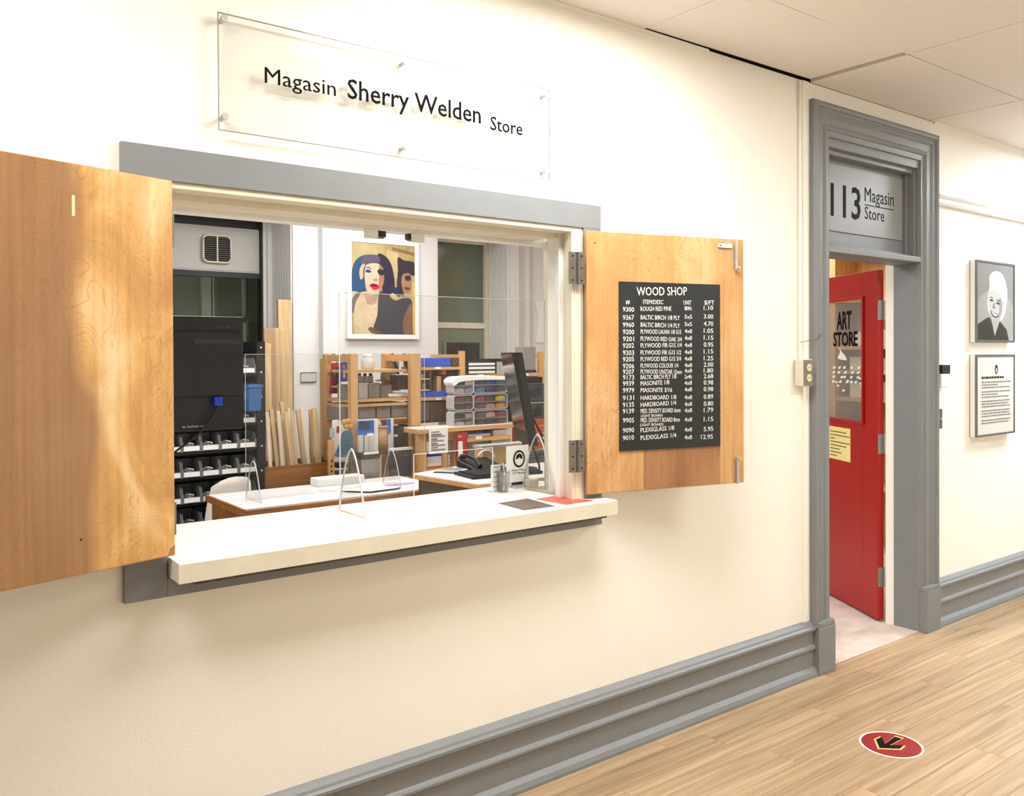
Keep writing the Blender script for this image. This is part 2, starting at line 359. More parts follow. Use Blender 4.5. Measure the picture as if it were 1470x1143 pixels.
# baseboards
def bprof(z=1.0):
    return [(0, 0), (-0.042, 0), (-0.042, 0.012), (-0.036, 0.03), (-0.024, 0.042), (-0.020, 0.046), (-0.020, 0.122), (-0.024, 0.126), (-0.030, 0.134), (-0.030, 0.142), (-0.024, 0.150), (-0.020, 0.153),
            (-0.018, 0.155), (-0.018, 0.218), (-0.024, 0.222), (-0.034, 0.229), (-0.034, 0.240), (-0.026, 0.247), (-0.022, 0.256), (-0.010, 0.268), (0, 0.272)]
def rowx(poly, xa, xb, m):
    return MB().prism(poly, xa, xb, m, 'yz')
struct('baseboard_left', rowx(bprof(), X0, 3.80, M_trim))
struct('baseboard_right', rowx(bprof(), 4.97, X1, M_trim))
struct('trim_2', rowx([(0, 2.453), (-0.030, 2.453), (-0.036, 2.462), (-0.022, 2.472), (-0.018, 2.490), (-0.036, 2.498), (-0.042, 2.506), (-0.034, 2.511), (0, 2.512)], 4.992, X1, M_white), label='white picture rail right of the door')

# door casing with mitred moulding
prof = [(0.0, 0.0), (0.0, 0.030), (0.006, 0.040), (0.018, 0.044), (0.030, 0.040), (0.036, 0.030), (0.044, 0.026), (0.050, 0.030), (0.058, 0.030), (0.064, 0.024),
        (0.070, 0.020), (0.104, 0.018), (0.110, 0.024), (0.120, 0.026), (0.128, 0.022), (0.134, 0.014), (0.150, 0.012), (0.161, 0.012), (0.161, 0.0)]
cx0, cx1, cz = 3.756, 4.987, 2.846
mb = MB(); vs = []; fs = []
for d, p in prof: vs += [(cx0+d, -p, 0.24), (cx0+d, -p, cz-d), (cx1-d, -p, cz-d), (cx1-d, -p, 0.24)]
for i in range(len(prof)-1):
    for k in range(3): fs.append((i*4+k, i*4+k+1, (i+1)*4+k+1, (i+1)*4+k))
mb.add(vs, [f[::-1] for f in fs], M_trim)
struct('trim_3', mb, label='grey moulded door casing')
mb = MB()
for a, b in ((3.772, 3.917), (4.826, 4.985)):
    mb.box(a, b, -0.048, 0.0, 0.0, 0.235, M_trim); mb.prism([(a, 0.235), (b, 0.235), (b-0.006, 0.262), (a+0.006, 0.262)], -0.046, 0.0, M_trim)
struct('trim_4', mb, 0.004, label='grey plinth blocks at the foot of the casing')
# jambs, transom bar, transom panel
mb = MB()
mb.box(DX0-0.001, DX0+0.012, 0.0, TH, 0, DZ1, M_trim); mb.box(DX1-0.002, DX1+0.03, 0.0, 0.148, 0, DZ1, M_trim)
mb.box(DX1-0.012, DX1, 0.02, 0.06, 2.14, DZ1, M_trim); mb.box(DX1-0.022, DX1, 0.06, 0.09, 2.14, DZ1, M_trim)
mb.box(DX0, DX1, 0.0, TH, 2.640, DZ1, M_trim); mb.box(DX0, DX1, 0.03, 0.09, 2.615, 2.642, M_trim)
mb.box(DX0, DX1, -0.012, 0.15, 2.107, 2.137, M_trim); mb.box(DX0, DX1, 0.05, 0.15, 2.10, 2.16, M_trim)
struct('door_frame', mb, 0.003)
struct('door_jamb', MB().box(DX1+0.014, DX1+0.034, 0.148, 0.205, 0.0, 2.107, M_white).box(DX1-0.002, DX1+0.014, 0.146, 0.149, 0, 2.107, M_trim))
t = thing('room_sign', 'grey transom sign board reading 113 Magasin Store above the red door', 'sign', (4.37, 0.09, 2.16))
part('panel', MB().box(3.93, 4.815, 0.088, 0.11, 2.16, 2.62, M_trim), t)
part('sign_board', MB().box(3.95, 4.795, 0.080, 0.09, 2.237, 2.587, mat('sign_grey', (146, 147, 147), 0.45)), t, bev=0.001)
mb = MB()
mb.text('113', mat('sign_dark_grey', (34, 36, 44), 0.7, spec=0.1), facing(4.075, 0.0798, 2.318), width=0.285, height=0.165, bold=0.014)
part('number', mb, t, 'large dark grey 113')
mb = MB(); dk = mat('sign_text_dark', (26, 28, 32), 0.7, spec=0.1)
mb.text('Magasin', dk, facing(4.40, 0.0798, 2.425), width=0.30, height=0.075); part('lettering', mb, t); mb = MB(); mb.text('Store', dk, facing(4.40, 0.0798, 2.328), width=0.20, height=0.066)
part('lettering', mb, t)
part('underline', MB().box(4.40, 4.70, 0.0792, 0.08, 2.401, 2.406, dk), t)
# corner strip and paint seam beside the casing
struct('trim_5', MB().box(3.70, 3.756, -0.006, 0, 0.27, H, M_wall).tube([(3.735, -0.006, 0.3), (3.735, -0.007, 2.84)], 0.004, M_wall, 6), label='painted strip between wall and casing')

# ---------------------------------------------------------------- room shell behind the wall
R1 = 2.864; RD = 4.72; SOF = 2.755; R2a, R2b = 4.21, 5.092
struct('room_floor', MB().box(RX0, RX1, TH, 6.0, -0.1, 0.0, mat('room_floor_tile', (214, 202, 194), 0.5, var=0.14, vscale=9)))
struct('room_ceiling', MB().box(RX0, RX1, TH, 5.4, 3.0, 3.1, M_tile))
struct('room_wall_left', MB().box(RX0-0.1, RX0, TH, 5.4, 0, 3.0, M_room))
struct('room_wall_right', MB().box(RX1, RX1+0.1, TH, 5.4, 0, 3.0, M_room))
mb = MB()
mb.box(RX0, 1.55, YB, RD, 0, 3.0, M_room)
mb.box(1.55, R1, YB, RD, SOF, 3.0, M_roomg)
mb.box(R1, 3.09, YB, RD+0.15, 0, 3.0, M_room)
mb.box(3.09, R2a, YB-0.08, RD+0.15, 0, 3.0, M_room)
mb.box(R2a, R2b, YB, YB+0.5, SOF+0.02, 3.0, M_roomg)
mb.box(R2b, RX1, YB, RD+0.15, 0, 3.0, M_room)
mb.box(R2b+0.11, R2b+0.15, YB-0.02, YB, 0, 3.0, M_roomg); mb.box(R2b+0.24, R2b+0.27, YB-0.015, YB, 0, 3.0, M_roomg)
struct('room_wall_back', mb)
# beaded reveals
mb = MB()
for k in range(7): mb.box(R1-0.012, R1+0.001, YB+0.02+k*0.055, YB+0.02+k*0.055+0.045, 0, SOF, M_white)
mb.box(R1-0.05, R1, YB+0.41, YB+0.45, 0, SOF, M_white); mb.box(R1-0.075, R1, YB+0.45, YB+0.5, 0, SOF, M_white)
for k in range(6): mb.box(R2b-0.012, R2b+0.001, YB+0.02+k*0.055, YB+0.02+k*0.055+0.045, 0, SOF+0.02, M_white)
struct('trim_6', mb, 0.003, label='beaded panelling in the window recesses')

# black framed window behind (window_1)
WY = RD-0.04
def wpt(px, py): return at(px, py, WY)
zt, zt2, zb1, zb2 = wpt(384, 319).z+0.0, wpt(374, 330).z, wpt(374, 393).z, wpt(374, 401).z
xr, xr2 = wpt(384, 350).x, wpt(373, 350).x
w1 = struct('window_1', MB().box(1.55, xr, WY, WY+0.05, zt2, SOF, M_black).box(xr2, xr, WY-0.02, WY+0.05, 0.9, SOF, M_black).box(1.55, xr, WY-0.01, WY+0.05, zb2, zb1, M_black).box(1.55, 1.62, WY, WY+0.05, 0.9, SOF, M_black).box(1.55, R1, WY-0.1, WY+0.06, 0.84, 0.9, M_room))
part('transom_panel', MB().box(1.62, xr2-0.012, WY+0.012, WY+0.022, zb1+0.012, zt2-0.012, M_roomg).box(1.62, xr2, WY+0.022, WY+0.026, zb1, zt2, M_white), w1)
part('pane', MB().box(1.62, xr2, WY+0.02, WY+0.026, 0.9, zb2, M_glass), w1)
mb = MB().box(1.3, 3.2, WY+0.36, WY+0.4, 0.5, 3.0, mat('backing_grey', (128, 126, 112), 0.8))  # board with paler upright bars, put in behind the pane
for a in (1.98, 2.38, 2.46, 2.74): mb.box(a, a+(0.09 if a == 2.38 else 0.025), WY+0.32, WY+0.36, 0.5, 3.0, mat('backing_bar_grey', (190, 188, 172), 0.7))
mb.box(1.3, 3.2, WY+0.32, WY+0.36, 1.88, 1.93, MT['backing_grey']).box(1.3, 3.2, WY+0.05, WY+0.4, 3.0, 3.02, M_dark)
struct('pane_backing', mb)
area('backing_light', (2.2, WY+0.2, 2.9), (1.0, 0.08), 3.0, (0.95, 1.0, 0.9))  # unseen light without a fitting, brightens the board behind the pane
t = thing('wall_vent', 'round cornered louvred vent in the pale panel above the monitor', 'vent', (at(311, 356, WY).x, WY, 2.38))
va, vb = at(291, 337, WY), at(331, 378, WY); cxv, czv = (va.x+vb.x)/2, (va.z+vb.z)/2; hw, hh = (vb.x-va.x)/2, (va.z-vb.z)/2
def rr(cx, cz_, a, b, r=0.35, n=5):
    pts = []
    for sx, sz, t0 in ((1, 1, 0), (-1, 1, 90), (-1, -1, 180), (1, -1, 270)):
        for i in range(n+1):
            t_ = math.radians(t0+90*i/n); pts.append((cx+sx*(a-r*a)+r*a*math.cos(t_), cz_+sz*(b-r*b)+r*b*math.sin(t_)))
    return pts
part('backing', MB().prism(rr(cxv, czv, hw*0.95, hh*0.95), WY-0.008, WY+0.012, M_dark), t)
part('frame', MB().tube([(p[0], WY-0.012, p[1]) for p in rr(cxv, czv, hw, hh)], 0.009, M_cream, 8, closed=True), t)
for k in range(11):
    z = czv+hh*(-0.8+0.16*k); part('slat', MB().box(cxv-hw*0.92, cxv+hw*0.92, WY-0.018, WY-0.008, z-0.001, z+0.003, M_boxgrey), t)
part('bar', MB().box(cxv-0.005, cxv+0.005, WY-0.02, WY-0.006, czv-hh, czv+hh, M_cream), t)

# green door with transom in the second recess (door_2)
DY = 4.57
p = lambda px, py: at(px, py, DY)
M_green = mat('sage_green_paint', (118, 128, 108), 0.4)
M_gpane = mat('green_transom_glass', (104, 116, 100), 0.12)
gz = p(700, 343).z
fr = MB().box(R2a-0.1, R2b, DY, DY+0.05, p(693, 352).z, gz+0.12, M_cream).box(p(695, 400).x, R2b, DY-0.02, DY+0.05, 0, gz+0.05, M_cream).box(R2a-0.1, R2b-0.03, DY-0.01, DY+0.05, p(694, 472).z, p(694, 464).z, M_cream).box(R2a-0.1, R2a+0.02, DY, DY+0.05, 0, gz, M_cream)
d2 = struct('door_2', fr)
part('pane', MB().box(R2a, p(695, 400).x, DY+0.02, DY+0.028, p(694, 465).z, p(693, 352).z, M_gpane), d2)
part('door_leaf', MB().box(R2a, p(700, 500).x, DY+0.01, DY+0.05, 0.0, p(694, 473).z, M_green), d2)
part('door_glazing', MB().box(p(638, 500).x, p(688, 500).x, DY-0.005, DY+0.012, p(650, 552).z, p(650, 492).z, mat('black_glass', (22, 24, 26), 0.08)).box(p(636, 500).x, p(640, 500).x, DY-0.012, DY, p(650, 552).z, p(650, 490).z, M_green), d2)
part('rail_bar', MB().tube([(R2a, YB+0.08, 2.70), (R2b-0.02, YB+0.08, 2.70)], 0.008, M_black), d2)
part('bracket', MB().box(p(652, 340).x, p(660, 340).x, YB+0.05, YB+0.11, 2.70, 2.74, M_black), d2)

# ---------------------------------------------------------------- service window trims and lining (window_3)
mb = MB()
mb.box(0.577, 2.342, -0.02, 0, 2.084, 2.178, M_trim); mb.box(0.577, WX0, -0.02, 0, 0.925, 2.084, M_trim); mb.box(WX1, 2.342, -0.02, 0, 0.925, 2.084, M_trim)
mb.box(WX0, WX1, -0.02, 0, 0.925, 0.978, M_trim)
struct('trim_7', mb, 0.002, label='grey flat boards around the service window')
mb = MB()
mb.box(0.66, 2.25, -0.012, 0.29, 2.066, 2.085, M_cream)       # head lining
mb.box(0.692, 2.22, 0.06, 0.10, 2.046, 2.068, M_cream)
mb.box(0.66, 2.34, 0.29, 0.345, 2.05, 2.085, M_white)
mb.prism([(2.192, -0.014), (2.252, -0.014), (2.40, 0.33), (2.335, 0.33), (2.20, 0.03)], 1.035, 2.07, M_cream, 'xy')
mb.prism([(2.186, 0.055), (2.22, 0.055), (2.24, 0.095), (2.202, 0.095)], 1.035, 2.066, M_white, 'xy')
mb.box(2.205, 2.235, -0.018, -0.012, 1.035, 2.07, M_cream)
mb.box(0.66, 0.692, -0.012, 0.33, 1.035, 2.07, M_cream)
w3 = struct('window_3', mb, 0.002)
# roller catches on the head
for px in (547, 590):
    q = at(px, 310+(px-547)*0.155, 0.30); x = q.x
    cat_ = part('roller_catch', MB().box(x-0.016, x+0.016, 0.292, 0.318, 2.028, 2.05, M_black).tube([(x-0.012, 0.305, 2.03), (x+0.012, 0.305, 2.03)], 0.008, M_hinge), w3, 'dark metal roller catch')
    part('strike', MB().box(x-0.075+(0.0 if px < 560 else 0.07), x-0.02+(0.0 if px < 560 else 0.07), 0.286, 0.292, 2.018, 2.05, M_white), w3)
SZ = 1.035
mb = MB().box(0.694, 2.330, -0.115, 0.0, 0.979, SZ, M_sill).box(0.694, 2.21, 0.0, 0.335, 0.979, SZ, M_sill).box(0.66, 2.42, 0.335, 0.452, 0.979, SZ, M_sill)
s_ = solo('service_counter', mb, 'long white service counter shelf under the open shutters', 'counter', bev=0.0015)
part('counter_edge', MB().box(0.692, 2.332, -0.118, -0.115, 0.980, SZ-0.003, M_cream), s_)
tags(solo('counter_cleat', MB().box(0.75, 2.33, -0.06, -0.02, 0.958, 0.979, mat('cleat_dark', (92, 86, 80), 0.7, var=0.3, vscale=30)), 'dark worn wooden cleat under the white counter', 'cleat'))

# ================================================================== SHUTTERS
def shutter(name, label, loc, ang, width, m, side, z0=1.048, z1=2.078):
    t = thing(name, label, 'shutter', loc, ang, local=True)
    part('panel', MB().box(0, width*side, 0.0, 0.019, z0, z1, m), t, bev=0.001)
    part('edge_band', MB().box(0, width*side, 0.001, 0.018, z0-0.0015, z0, M_plyedge).box(0, width*side, 0.001, 0.018, z1, z1+0.0015, M_plyedge), t)
    return t
def hinge(t, x, y, za, zb, dirs):
    h = part('hinge', MB().tube([(x, y, za), (x, y, zb)], 0.006, M_hinge, 10), t, 'grey steel butt hinge')
    for s_, w_, yy in dirs:
        k = MB().box(x, x+s_*w_, yy-0.0015, yy+0.0015, za, zb, M_hinge)
        for f in (0.15, 0.5, 0.85):
            zz = za+(zb-za)*f; k.tube([(x+s_*w_*0.6, yy-0.003, zz), (x+s_*w_*0.6, yy, zz)], 0.004, M_dark, 8)
        part('hinge_leaf', k, h)
# right shutter: folds out to the right, hinge at (2.275,-0.01), leaning 14 degrees off the wall
aR = math.atan2(-0.18, 0.725)
RSX, RSY = 2.240, -0.046
rs = shutter('window_shutter', 'smaller looking plywood shutter on the right carrying the black price board', (RSX, RSY, 0), aR, 0.742, M_ply2, 1, 1.057, 2.068)
def rp(px, py):      # measured point on the shutter face -> local x, z
    A = Vector((RSX, RSY, 0)); d = Vector((math.cos(aR), math.sin(aR), 0)); n = Vector((-math.sin(aR), math.cos(aR), 0))
    r = _r3*((px-735)/FPX) - _u3*((py-CY)/FPX) + _f2
    q = EYE + r*((A-EYE).dot(n)/r.dot(n)); return (q-A).dot(d), q.z
for pa, pb in ((362, 408), (632, 678)):
    hx0, za = rp(816.5, pb); hxm, zb = rp(829.5, pa); hx1, _ = rp(838.5, pa); zb = rp(829.5, pa)[1]; za = rp(829.5, pb)[1]
    h = part('hinge', MB().tube([(hxm, -0.006, za), (hxm, -0.006, zb)], 0.006, M_hinge, 10), rs, 'grey steel butt hinge')
    k = MB().box(hx0, hxm-0.003, -0.003, 0.0, za, zb, M_hinge); k2 = MB().box(hxm+0.003, hx1, -0.003, 0.0, za, zb, M_hinge)
    for f in (0.12, 0.5, 0.88):
        zz = za+(zb-za)*f; k.tube([((hx0+hxm)/2-0.004, -0.0045, zz), ((hx0+hxm)/2-0.004, -0.003, zz)], 0.004, M_dark, 8); k2.tube([((hxm+hx1)/2+0.002, -0.0045, zz), ((hxm+hx1)/2+0.002, -0.003, zz)], 0.0035, M_dark, 8)
    part('hinge_leaf', k, h); part('hinge_leaf', k2, h)
# barrel bolts
for (pxa, pya, pyb, up) in ((1055, 346, 388, 1), (1057, 656, 694, -1)):
    x, za = rp(pxa, pya); _, zb = rp(pxa, pyb); z0, z1 = min(za, zb), max(za, zb)
    b = part('barrel_bolt', MB().box(x-0.009, x+0.009, -0.003, 0.0, z0+0.012, z1-0.012, M_steel).tube([(x, -0.009, z0), (x, -0.009, z1)], 0.006, M_steel, 10), rs, 'small steel barrel bolt')
    zk = z0+0.008 if up > 0 else z1-0.008
    part('bolt_knob', MB().tube([(x, -0.009, zk), (x+0.004, -0.026, zk)], [0.004, 0.007], M_steel, 8), b)
xa, z = rp(1030, 352); xb, _ = rp(1049, 354)
part('strike_plate', MB().box(xa, xb, -0.008, 0.0, z-0.009, z+0.006, M_white).tube([(xa+0.01, -0.009, z-0.002), (xa+0.01, -0.008, z-0.002)], 0.004, M_dark, 8), rs, 'white catch block')
xa, _ = rp(924, 660); xb, _ = rp(1034, 660); part('veneer_strip', MB().box(xa, xb, -0.0006, 0.0, 1.060, 1.24, ply('brown_veneer', (158, 112, 72), (140, 98, 62), (176, 130, 88), 5.5)), rs, 'browner strip of veneer below the price board')
xa, z = rp(854, 349); part('screw_hole', MB().tube([(xa, -0.0006, z), (xa, 0.001, z)], 0.003, M_dark, 8), rs)
# price board with chalk writing
bt = thing('price_board', 'black chalkboard price list headed WOOD SHOP on the right shutter', 'sign', (RSX, RSY, 0), aR, local=True)
M_board = mat('chalkboard_black', (24, 28, 30), 0.55, var=0.35, vscale=5)
M_chalk = mat('chalk_white', (228, 228, 224), 0.9)
(bx0, bz1), (bx1, _), (_, bz0) = rp(888, 404), rp(1032.5, 408), rp(888, 648)
bz1b = bz1
part('board', MB().box(bx0, bx1, -0.006, -0.0005, bz0, bz1, M_board), bt, bev=0.0008)
def chalk(mb, px, py, body, pw, ph, m=None):
    x, z = rp(px, py+ph/2); x2, _ = rp(px+pw, py+ph/2); _, z2 = rp(px, py-ph/2)
    T = Matrix(((1, 0, 0, x), (0, 0, -1, -0.0062), (0, 1, 0, z), (0, 0, 0, 1))) @ Matrix.Rotation(random.uniform(-0.02, 0.03), 4, 'Z')
    mb.text(body, m or M_chalk, T, width=x2-x, height=z2-z, depth=0.0003)
mb = MB(); chalk(mb, 913, 418.5, 'WOOD SHOP', 72, 12); part('heading', mb, bt)
rows = [(444, '9300', 'ROUGH RED PINE', '8ft', '1.10', 44), (456, '9367', 'BALTIC BIRCH 1/8 PLY', '5x5', '3.00', 56), (466.5, '9960', 'BALTIC BIRCH 1/4 PLY', '5x5', '4.70', 56),
        (476.5, '9200', 'PLYWOOD LAUAN 1/8 G1S', '4x8', '1.05', 58), (486.5, '9201', 'PLYWOOD RED OAK 3/4', '4x8', '1.15', 59), (496.5, '9202', 'PLYWOOD FIR G1S 1/4', '4x8', '0.95', 59),
        (506.5, '9203', 'PLYWOOD FIR G1S 1/2', '4x8', '1.15', 58), (516, '9205', 'PLYWOOD RED G1S 3/4', '4x8', '1.25', 58), (525.5, '9206', 'PLYWOOD COLOUR 1/4', '4x8', '2.00', 54),
        (533.8, '9207', 'PLYWOOD UNSTAR 12mm', '4x8', '1.80', 59), (542, '9173', 'BALTIC BIRCH PLY 1/8', '2x4ft', '2.68', 51), (551, '9939', 'MASONITE 1/8', '4x8', '0.98', 41),
        (560.5, '9979', 'MASONITE 3/16', '4x8', '0.98', 45), (571.5, '9131', 'HARDBOARD 1/8', '4x8', '0.89', 51), (581.5, '9135', 'HARDBOARD 1/4', '4x8', '0.80', 51),
        (590.5, '9139', 'MED. DENSITY BOARD 6mm', '4x8', '1.79', 57), (603.5, '9905', 'MED. DENSITY BOARD 8mm', '4x8', '1.15', 56), (618, '9090', 'PLEXIGLASS 1/8', '4x8', '5.95', 48), (629, '9010', 'PLEXIGLASS 1/4', '4x8', '12.95', 51)]
for a, b, c_, d_ in (((897, 433.5), '#', 6, 6), ((922, 433.5), 'ITEM/DESC', 29, 6), ((980, 434.5), 'UNIT', 11, 6), ((1010, 434.5), '$/FT', 14, 6)):
    m_ = MB(); chalk(m_, a[0], a[1], b, c_, d_); part('lettering', m_, bt)
for (py, code, desc, unit, price, wd) in rows:
    m_ = MB(); s2 = (py-520)*0.00
    chalk(m_, 893, py, code, 16, 6.6); chalk(m_, 918.5, py-0.4, desc, wd, 6.2); chalk(m_, 981.5, py-1.2, unit, 10.5, 5.6); chalk(m_, 1009 if len(price) < 5 else 1005, py-1.8, price, 13.5 if len(price) < 5 else 17, 6.2)
    part('lettering', m_, bt)
m_ = MB(); chalk(m_, 919, 597, 'LIGHT BOARD', 31, 3.6); chalk(m_, 918, 610, 'LIGHT BOARD', 33, 3.6); part('lettering', m_, bt)

# left shutter: comes out towards the camera, hinged at (0.70,-0.05)
aL = math.atan2(0.13, 0.425)
ls = shutter('window_shutter', 'large plywood shutter at the left edge with strong swirling grain', (0.702, -0.05, 0), aL, 0.757, M_ply1, -1)
part('repair_strip', MB().box(-0.278, -0.271, -0.0008, 0.0, 1.948, 2.0, mat('filler_pale', (248, 226, 176), 0.6)), ls, 'pale sliver of filler')
part('screw_hole', MB().tube([(-0.262, -0.0006, 1.135), (-0.262, 0.001, 1.135)], 0.003, M_dark, 8), ls)
part('hinge', MB().tube([(0.006, 0.012, 1.10), (0.006, 0.012, 1.19)], 0.006, M_hinge, 10), ls, 'grey steel butt hinge')
part('hinge', MB().tube([(0.006, 0.012, 1.90), (0.006, 0.012, 1.99)], 0.006, M_hinge, 10), ls, 'grey steel butt hinge')
part('corner_chip', MB().prism([(0, 1.046), (-0.022, 1.046), (-0.014, 1.066), (0, 1.074)], -0.0008, 0.0, M_oak), ls, 'worn brown lower corner')

# ================================================================== HALL THINGS
# acrylic store sign on standoffs
t = thing('store_sign', 'clear acrylic sign reading Magasin Sherry Welden Store above the window', 'sign', (1.457, 0, 2.245))
sx0, sx1, sz0, sz1 = 0.840, 2.070, 2.247, 2.580
part('panel', MB().box(sx0, sx1, -0.031, -0.026, sz0, sz1, clear('sign_acrylic', (249, 249, 248), gloss=0.008, rough=0.08)), t)
e = 0.0025
part('panel_edge', MB().box(sx0-e, sx1+e, -0.0315, -0.0255, sz1, sz1+e, clear('sign_edge', (176, 170, 164), haze=0.35)).box(sx0-e, sx1+e, -0.0315, -0.0255, sz0-e, sz0, clear('sign_edge', (176, 170, 164), haze=0.35)).box(sx0-e, sx0, -0.0315, -0.0255, sz0, sz1, clear('sign_edge', (176, 170, 164), haze=0.35)).box(sx1, sx1+e, -0.0315, -0.0255, sz0, sz1, clear('sign_edge', (176, 170, 164), haze=0.35)), t)
for px, py in ((322, 26), (583, 89), (785, 136), (323, 167), (583, 211), (785, 245)):
    q = at(px, py, -0.034); k = MB().tube([(q.x, 0, q.z), (q.x, -0.031, q.z)], 0.007, M_steel, 14)
    so = part('standoff', k, t); part('cap', MB().tube([(q.x, -0.031, q.z), (q.x, -0.037, q.z)], [0.011, 0.010], M_steel, 18), so)
def signtext(body, pxa, pya, pxb, h):
    a = at(pxa, pya, -0.032); b = at(pxb, pya, -0.032)
    part('lettering', MB().text(body, M_ink, facing(a.x, -0.0312, a.z), width=b.x-a.x, height=h, depth=0.002, bold=0.0 if body[0] == 'M' else 0.008), t)
signtext('Magasin', 380, 118.5, 482, 0.046)
signtext('Sherry Welden', 499, 140.5, 690, 0.060)
signtext('Store', 704, 186, 750, 0.047)

# outlet box
t = thing('outlet_box', 'cream surface mounted outlet box with grey cover left of the door casing', 'outlet', (3.67, 0, 1.43))
part('box', MB().box(3.632, 3.712, -0.055, -0.006, 1.435, 1.565, M_cream), t, bev=0.004)
part('cover_plate', MB().box(3.634, 3.710, -0.060, -0.055, 1.437, 1.563, mat('cover_grey', (128, 122, 112), 0.4, 0.3)), t, bev=0.001)
for z in (1.475, 1.525):
    part('socket', MB().tube([(3.672, -0.060, z), (3.672, -0.063, z)], 0.018, mat('socket_cream', (236, 220, 170), 0.4), 18).box(3.663, 3.666, -0.064, -0.0625, z-0.004, z+0.007, M_dark).box(3.678, 3.681, -0.064, -0.0625, z-0.004, z+0.007, M_dark), t)
part('conduit', MB().tube([(3.672, -0.014, 1.56), (3.672, -0.012, H-0.01)], 0.007, M_wall, 8), t)
solo('loose_wire', MB().tube([(3.645, -0.03, 1.648), (3.70, -0.036, 1.655), (3.76, -0.05, 1.662), (3.80, -0.05, 1.69), (3.84, -0.04, 1.70)], 0.0018, M_hinge, 6), 'thin loose wire twisting over the grey casing above the outlet box', 'wire')

# card reader and key switch on the far wall
t = thing('card_reader', 'small white wall reader with black top right of the door casing', 'reader', (5.07, 0, 1.44))
a, b = at(1338, 524, 0.0), at(1353, 556, 0.0)
part('body', MB().box(5.00, b.x, -0.045, 0, b.z, a.z-0.05, M_white), t, bev=0.006); part('window', MB().box(5.002, b.x-0.002, -0.048, 0, a.z-0.052, a.z, M_plastic), t, bev=0.004)
a, b = at(1338, 588, 0.0), at(1350, 615, 0.0)
t = thing('key_switch', 'grey metal key switch plate below the white reader', 'switch', (5.04, 0, b.z))
part('plate', MB().box(5.0, b.x, -0.012, 0, b.z, a.z, mat('plate_grey', (110, 110, 112), 0.4, 0.6)), t, bev=0.001)
zz = (a.z+b.z)/2; part('key_barrel', MB().tube([((5.0+b.x)/2+0.01, -0.012, zz), ((5.0+b.x)/2+0.01, -0.02, zz)], 0.008, M_steel, 12), t)

# framed portrait and framed text on the far wall
def framed(name, label, cat, x0, x1, z0, z1, y0, y1, bd, mframe, mside=None):
    t = thing(name, label, cat, ((x0+x1)/2, y1, z0))
    f = MB().box(x0, x0+bd, y0, y0+0.012, z0, z1, mframe).box(x1-bd, x1, y0, y0+0.012, z0, z1, mframe).box(x0+bd, x1-bd, y0, y0+0.012, z1-bd, z1, mframe).box(x0+bd, x1-bd, y0, y0+0.012, z0, z0+bd, mframe)
    part('frame', f, t)
    if mside: part('back_box', MB().box(x0+0.001, x1-0.001, y0+0.012, y1-0.004, z0+0.001, z1-0.001, mside).box(x0, x1, y1-0.004, y1, z0, z1, mframe), t)
    return t
def art(t, name, x0, x1, z0, z1, y, shapes, bg, dim=1.0):
    """flat print: filled outlines in unit coordinates, each a hair in front of the last"""
    mb = MB().box(x0, x1, y, y+0.002, z0, z1, bg); k = 0
    for col, pts, sm in shapes:
        k += 1; P = spline(pts) if sm else pts
        P = [(x0+min(1, max(0, u))*(x1-x0), z0+min(1, max(0, v))*(z1-z0)) for u, v in P]
        # filled with a triangulated ngon, no thickness needed beyond the ink film
        yy = y-0.00012*k; n = len(P)
        if sum(P[i][0]*P[(i+1) % n][1]-P[(i+1) % n][0]*P[i][1] for i in range(n)) < 0: P = P[::-1]
        c2 = tuple(int(v*dim) for v in col); mb.add([(p_[0], yy, p_[1]) for p_ in P], [list(range(n))], mat('print_%d_%d_%d' % c2, c2, 0.5, var=0.16 if dim < 1 else 0.05, vscale=14))
    return part(name, mb, t)
M_fr = mat('frame_pewter', (120, 116, 112), 0.35, 0.6)
t = framed('portrait_photo', 'framed black and white photograph of a smiling person with white hair', 'picture', 5.430, 5.954, 1.655, 2.160, -0.045, 0, 0.012, M_fr, M_white)
def U(crop, x0, x1, y0, y1): return [((x-x0)/(x1-x0), (y1-y)/(y1-y0)) for x, y in crop]
def UA(c): return U(c, 216, 378, 352, 690)
G = lambda v: (v, v, v)
shp = [(G(170), UA([(216, 520), (300, 470), (378, 540), (378, 690), (216, 690)]), True),
       (G(226), UA([(264, 560), (262, 500), (270, 450), (268, 415), (282, 392), (304, 384), (326, 396), (342, 430), (349, 480), (344, 540), (330, 590), (300, 612)]), True),
       (G(250), UA([(276, 470), (272, 420), (292, 394), (316, 396), (336, 430), (340, 470), (322, 462), (300, 452)]), True),
       (G(206), UA([(263, 520), (268, 480), (292, 468), (316, 482), (326, 524), (322, 566), (306, 600), (288, 602), (272, 572)]), True),
       (G(160), UA([(312, 500), (326, 520), (323, 568), (308, 602), (298, 600), (312, 560)]), True),
       (G(186), UA([(280, 600), (318, 590), (318, 640), (292, 668), (280, 630)]), True),
       (G(70), UA([(269, 514), (278, 508), (287, 515), (278, 519)]), True), (G(70), UA([(297, 524), (307, 519), (315, 529), (305, 531)]), True),
       (G(110), UA([(267, 503), (278, 499), (288, 506), (278, 504)]), True), (G(110), UA([(297, 513), (308, 509), (317, 519), (308, 516)]), True),
       (G(150), UA([(288, 520), (294, 542), (290, 550), (282, 546)]), True),
       (G(50), UA([(274, 558), (288, 568), (306, 574), (302, 588), (288, 588), (278, 576)]), True), (G(246), UA([(277, 562), (289, 571), (303, 576), (298, 583), (287, 580)]), True),
       (G(30), UA([(217, 688), (219, 620), (262, 588), (284, 640), (292, 672), (314, 604), (345, 640), (356, 688)]), False),
       (G(60), UA([(262, 590), (276, 600), (290, 664), (282, 650), (268, 620)]), True)]
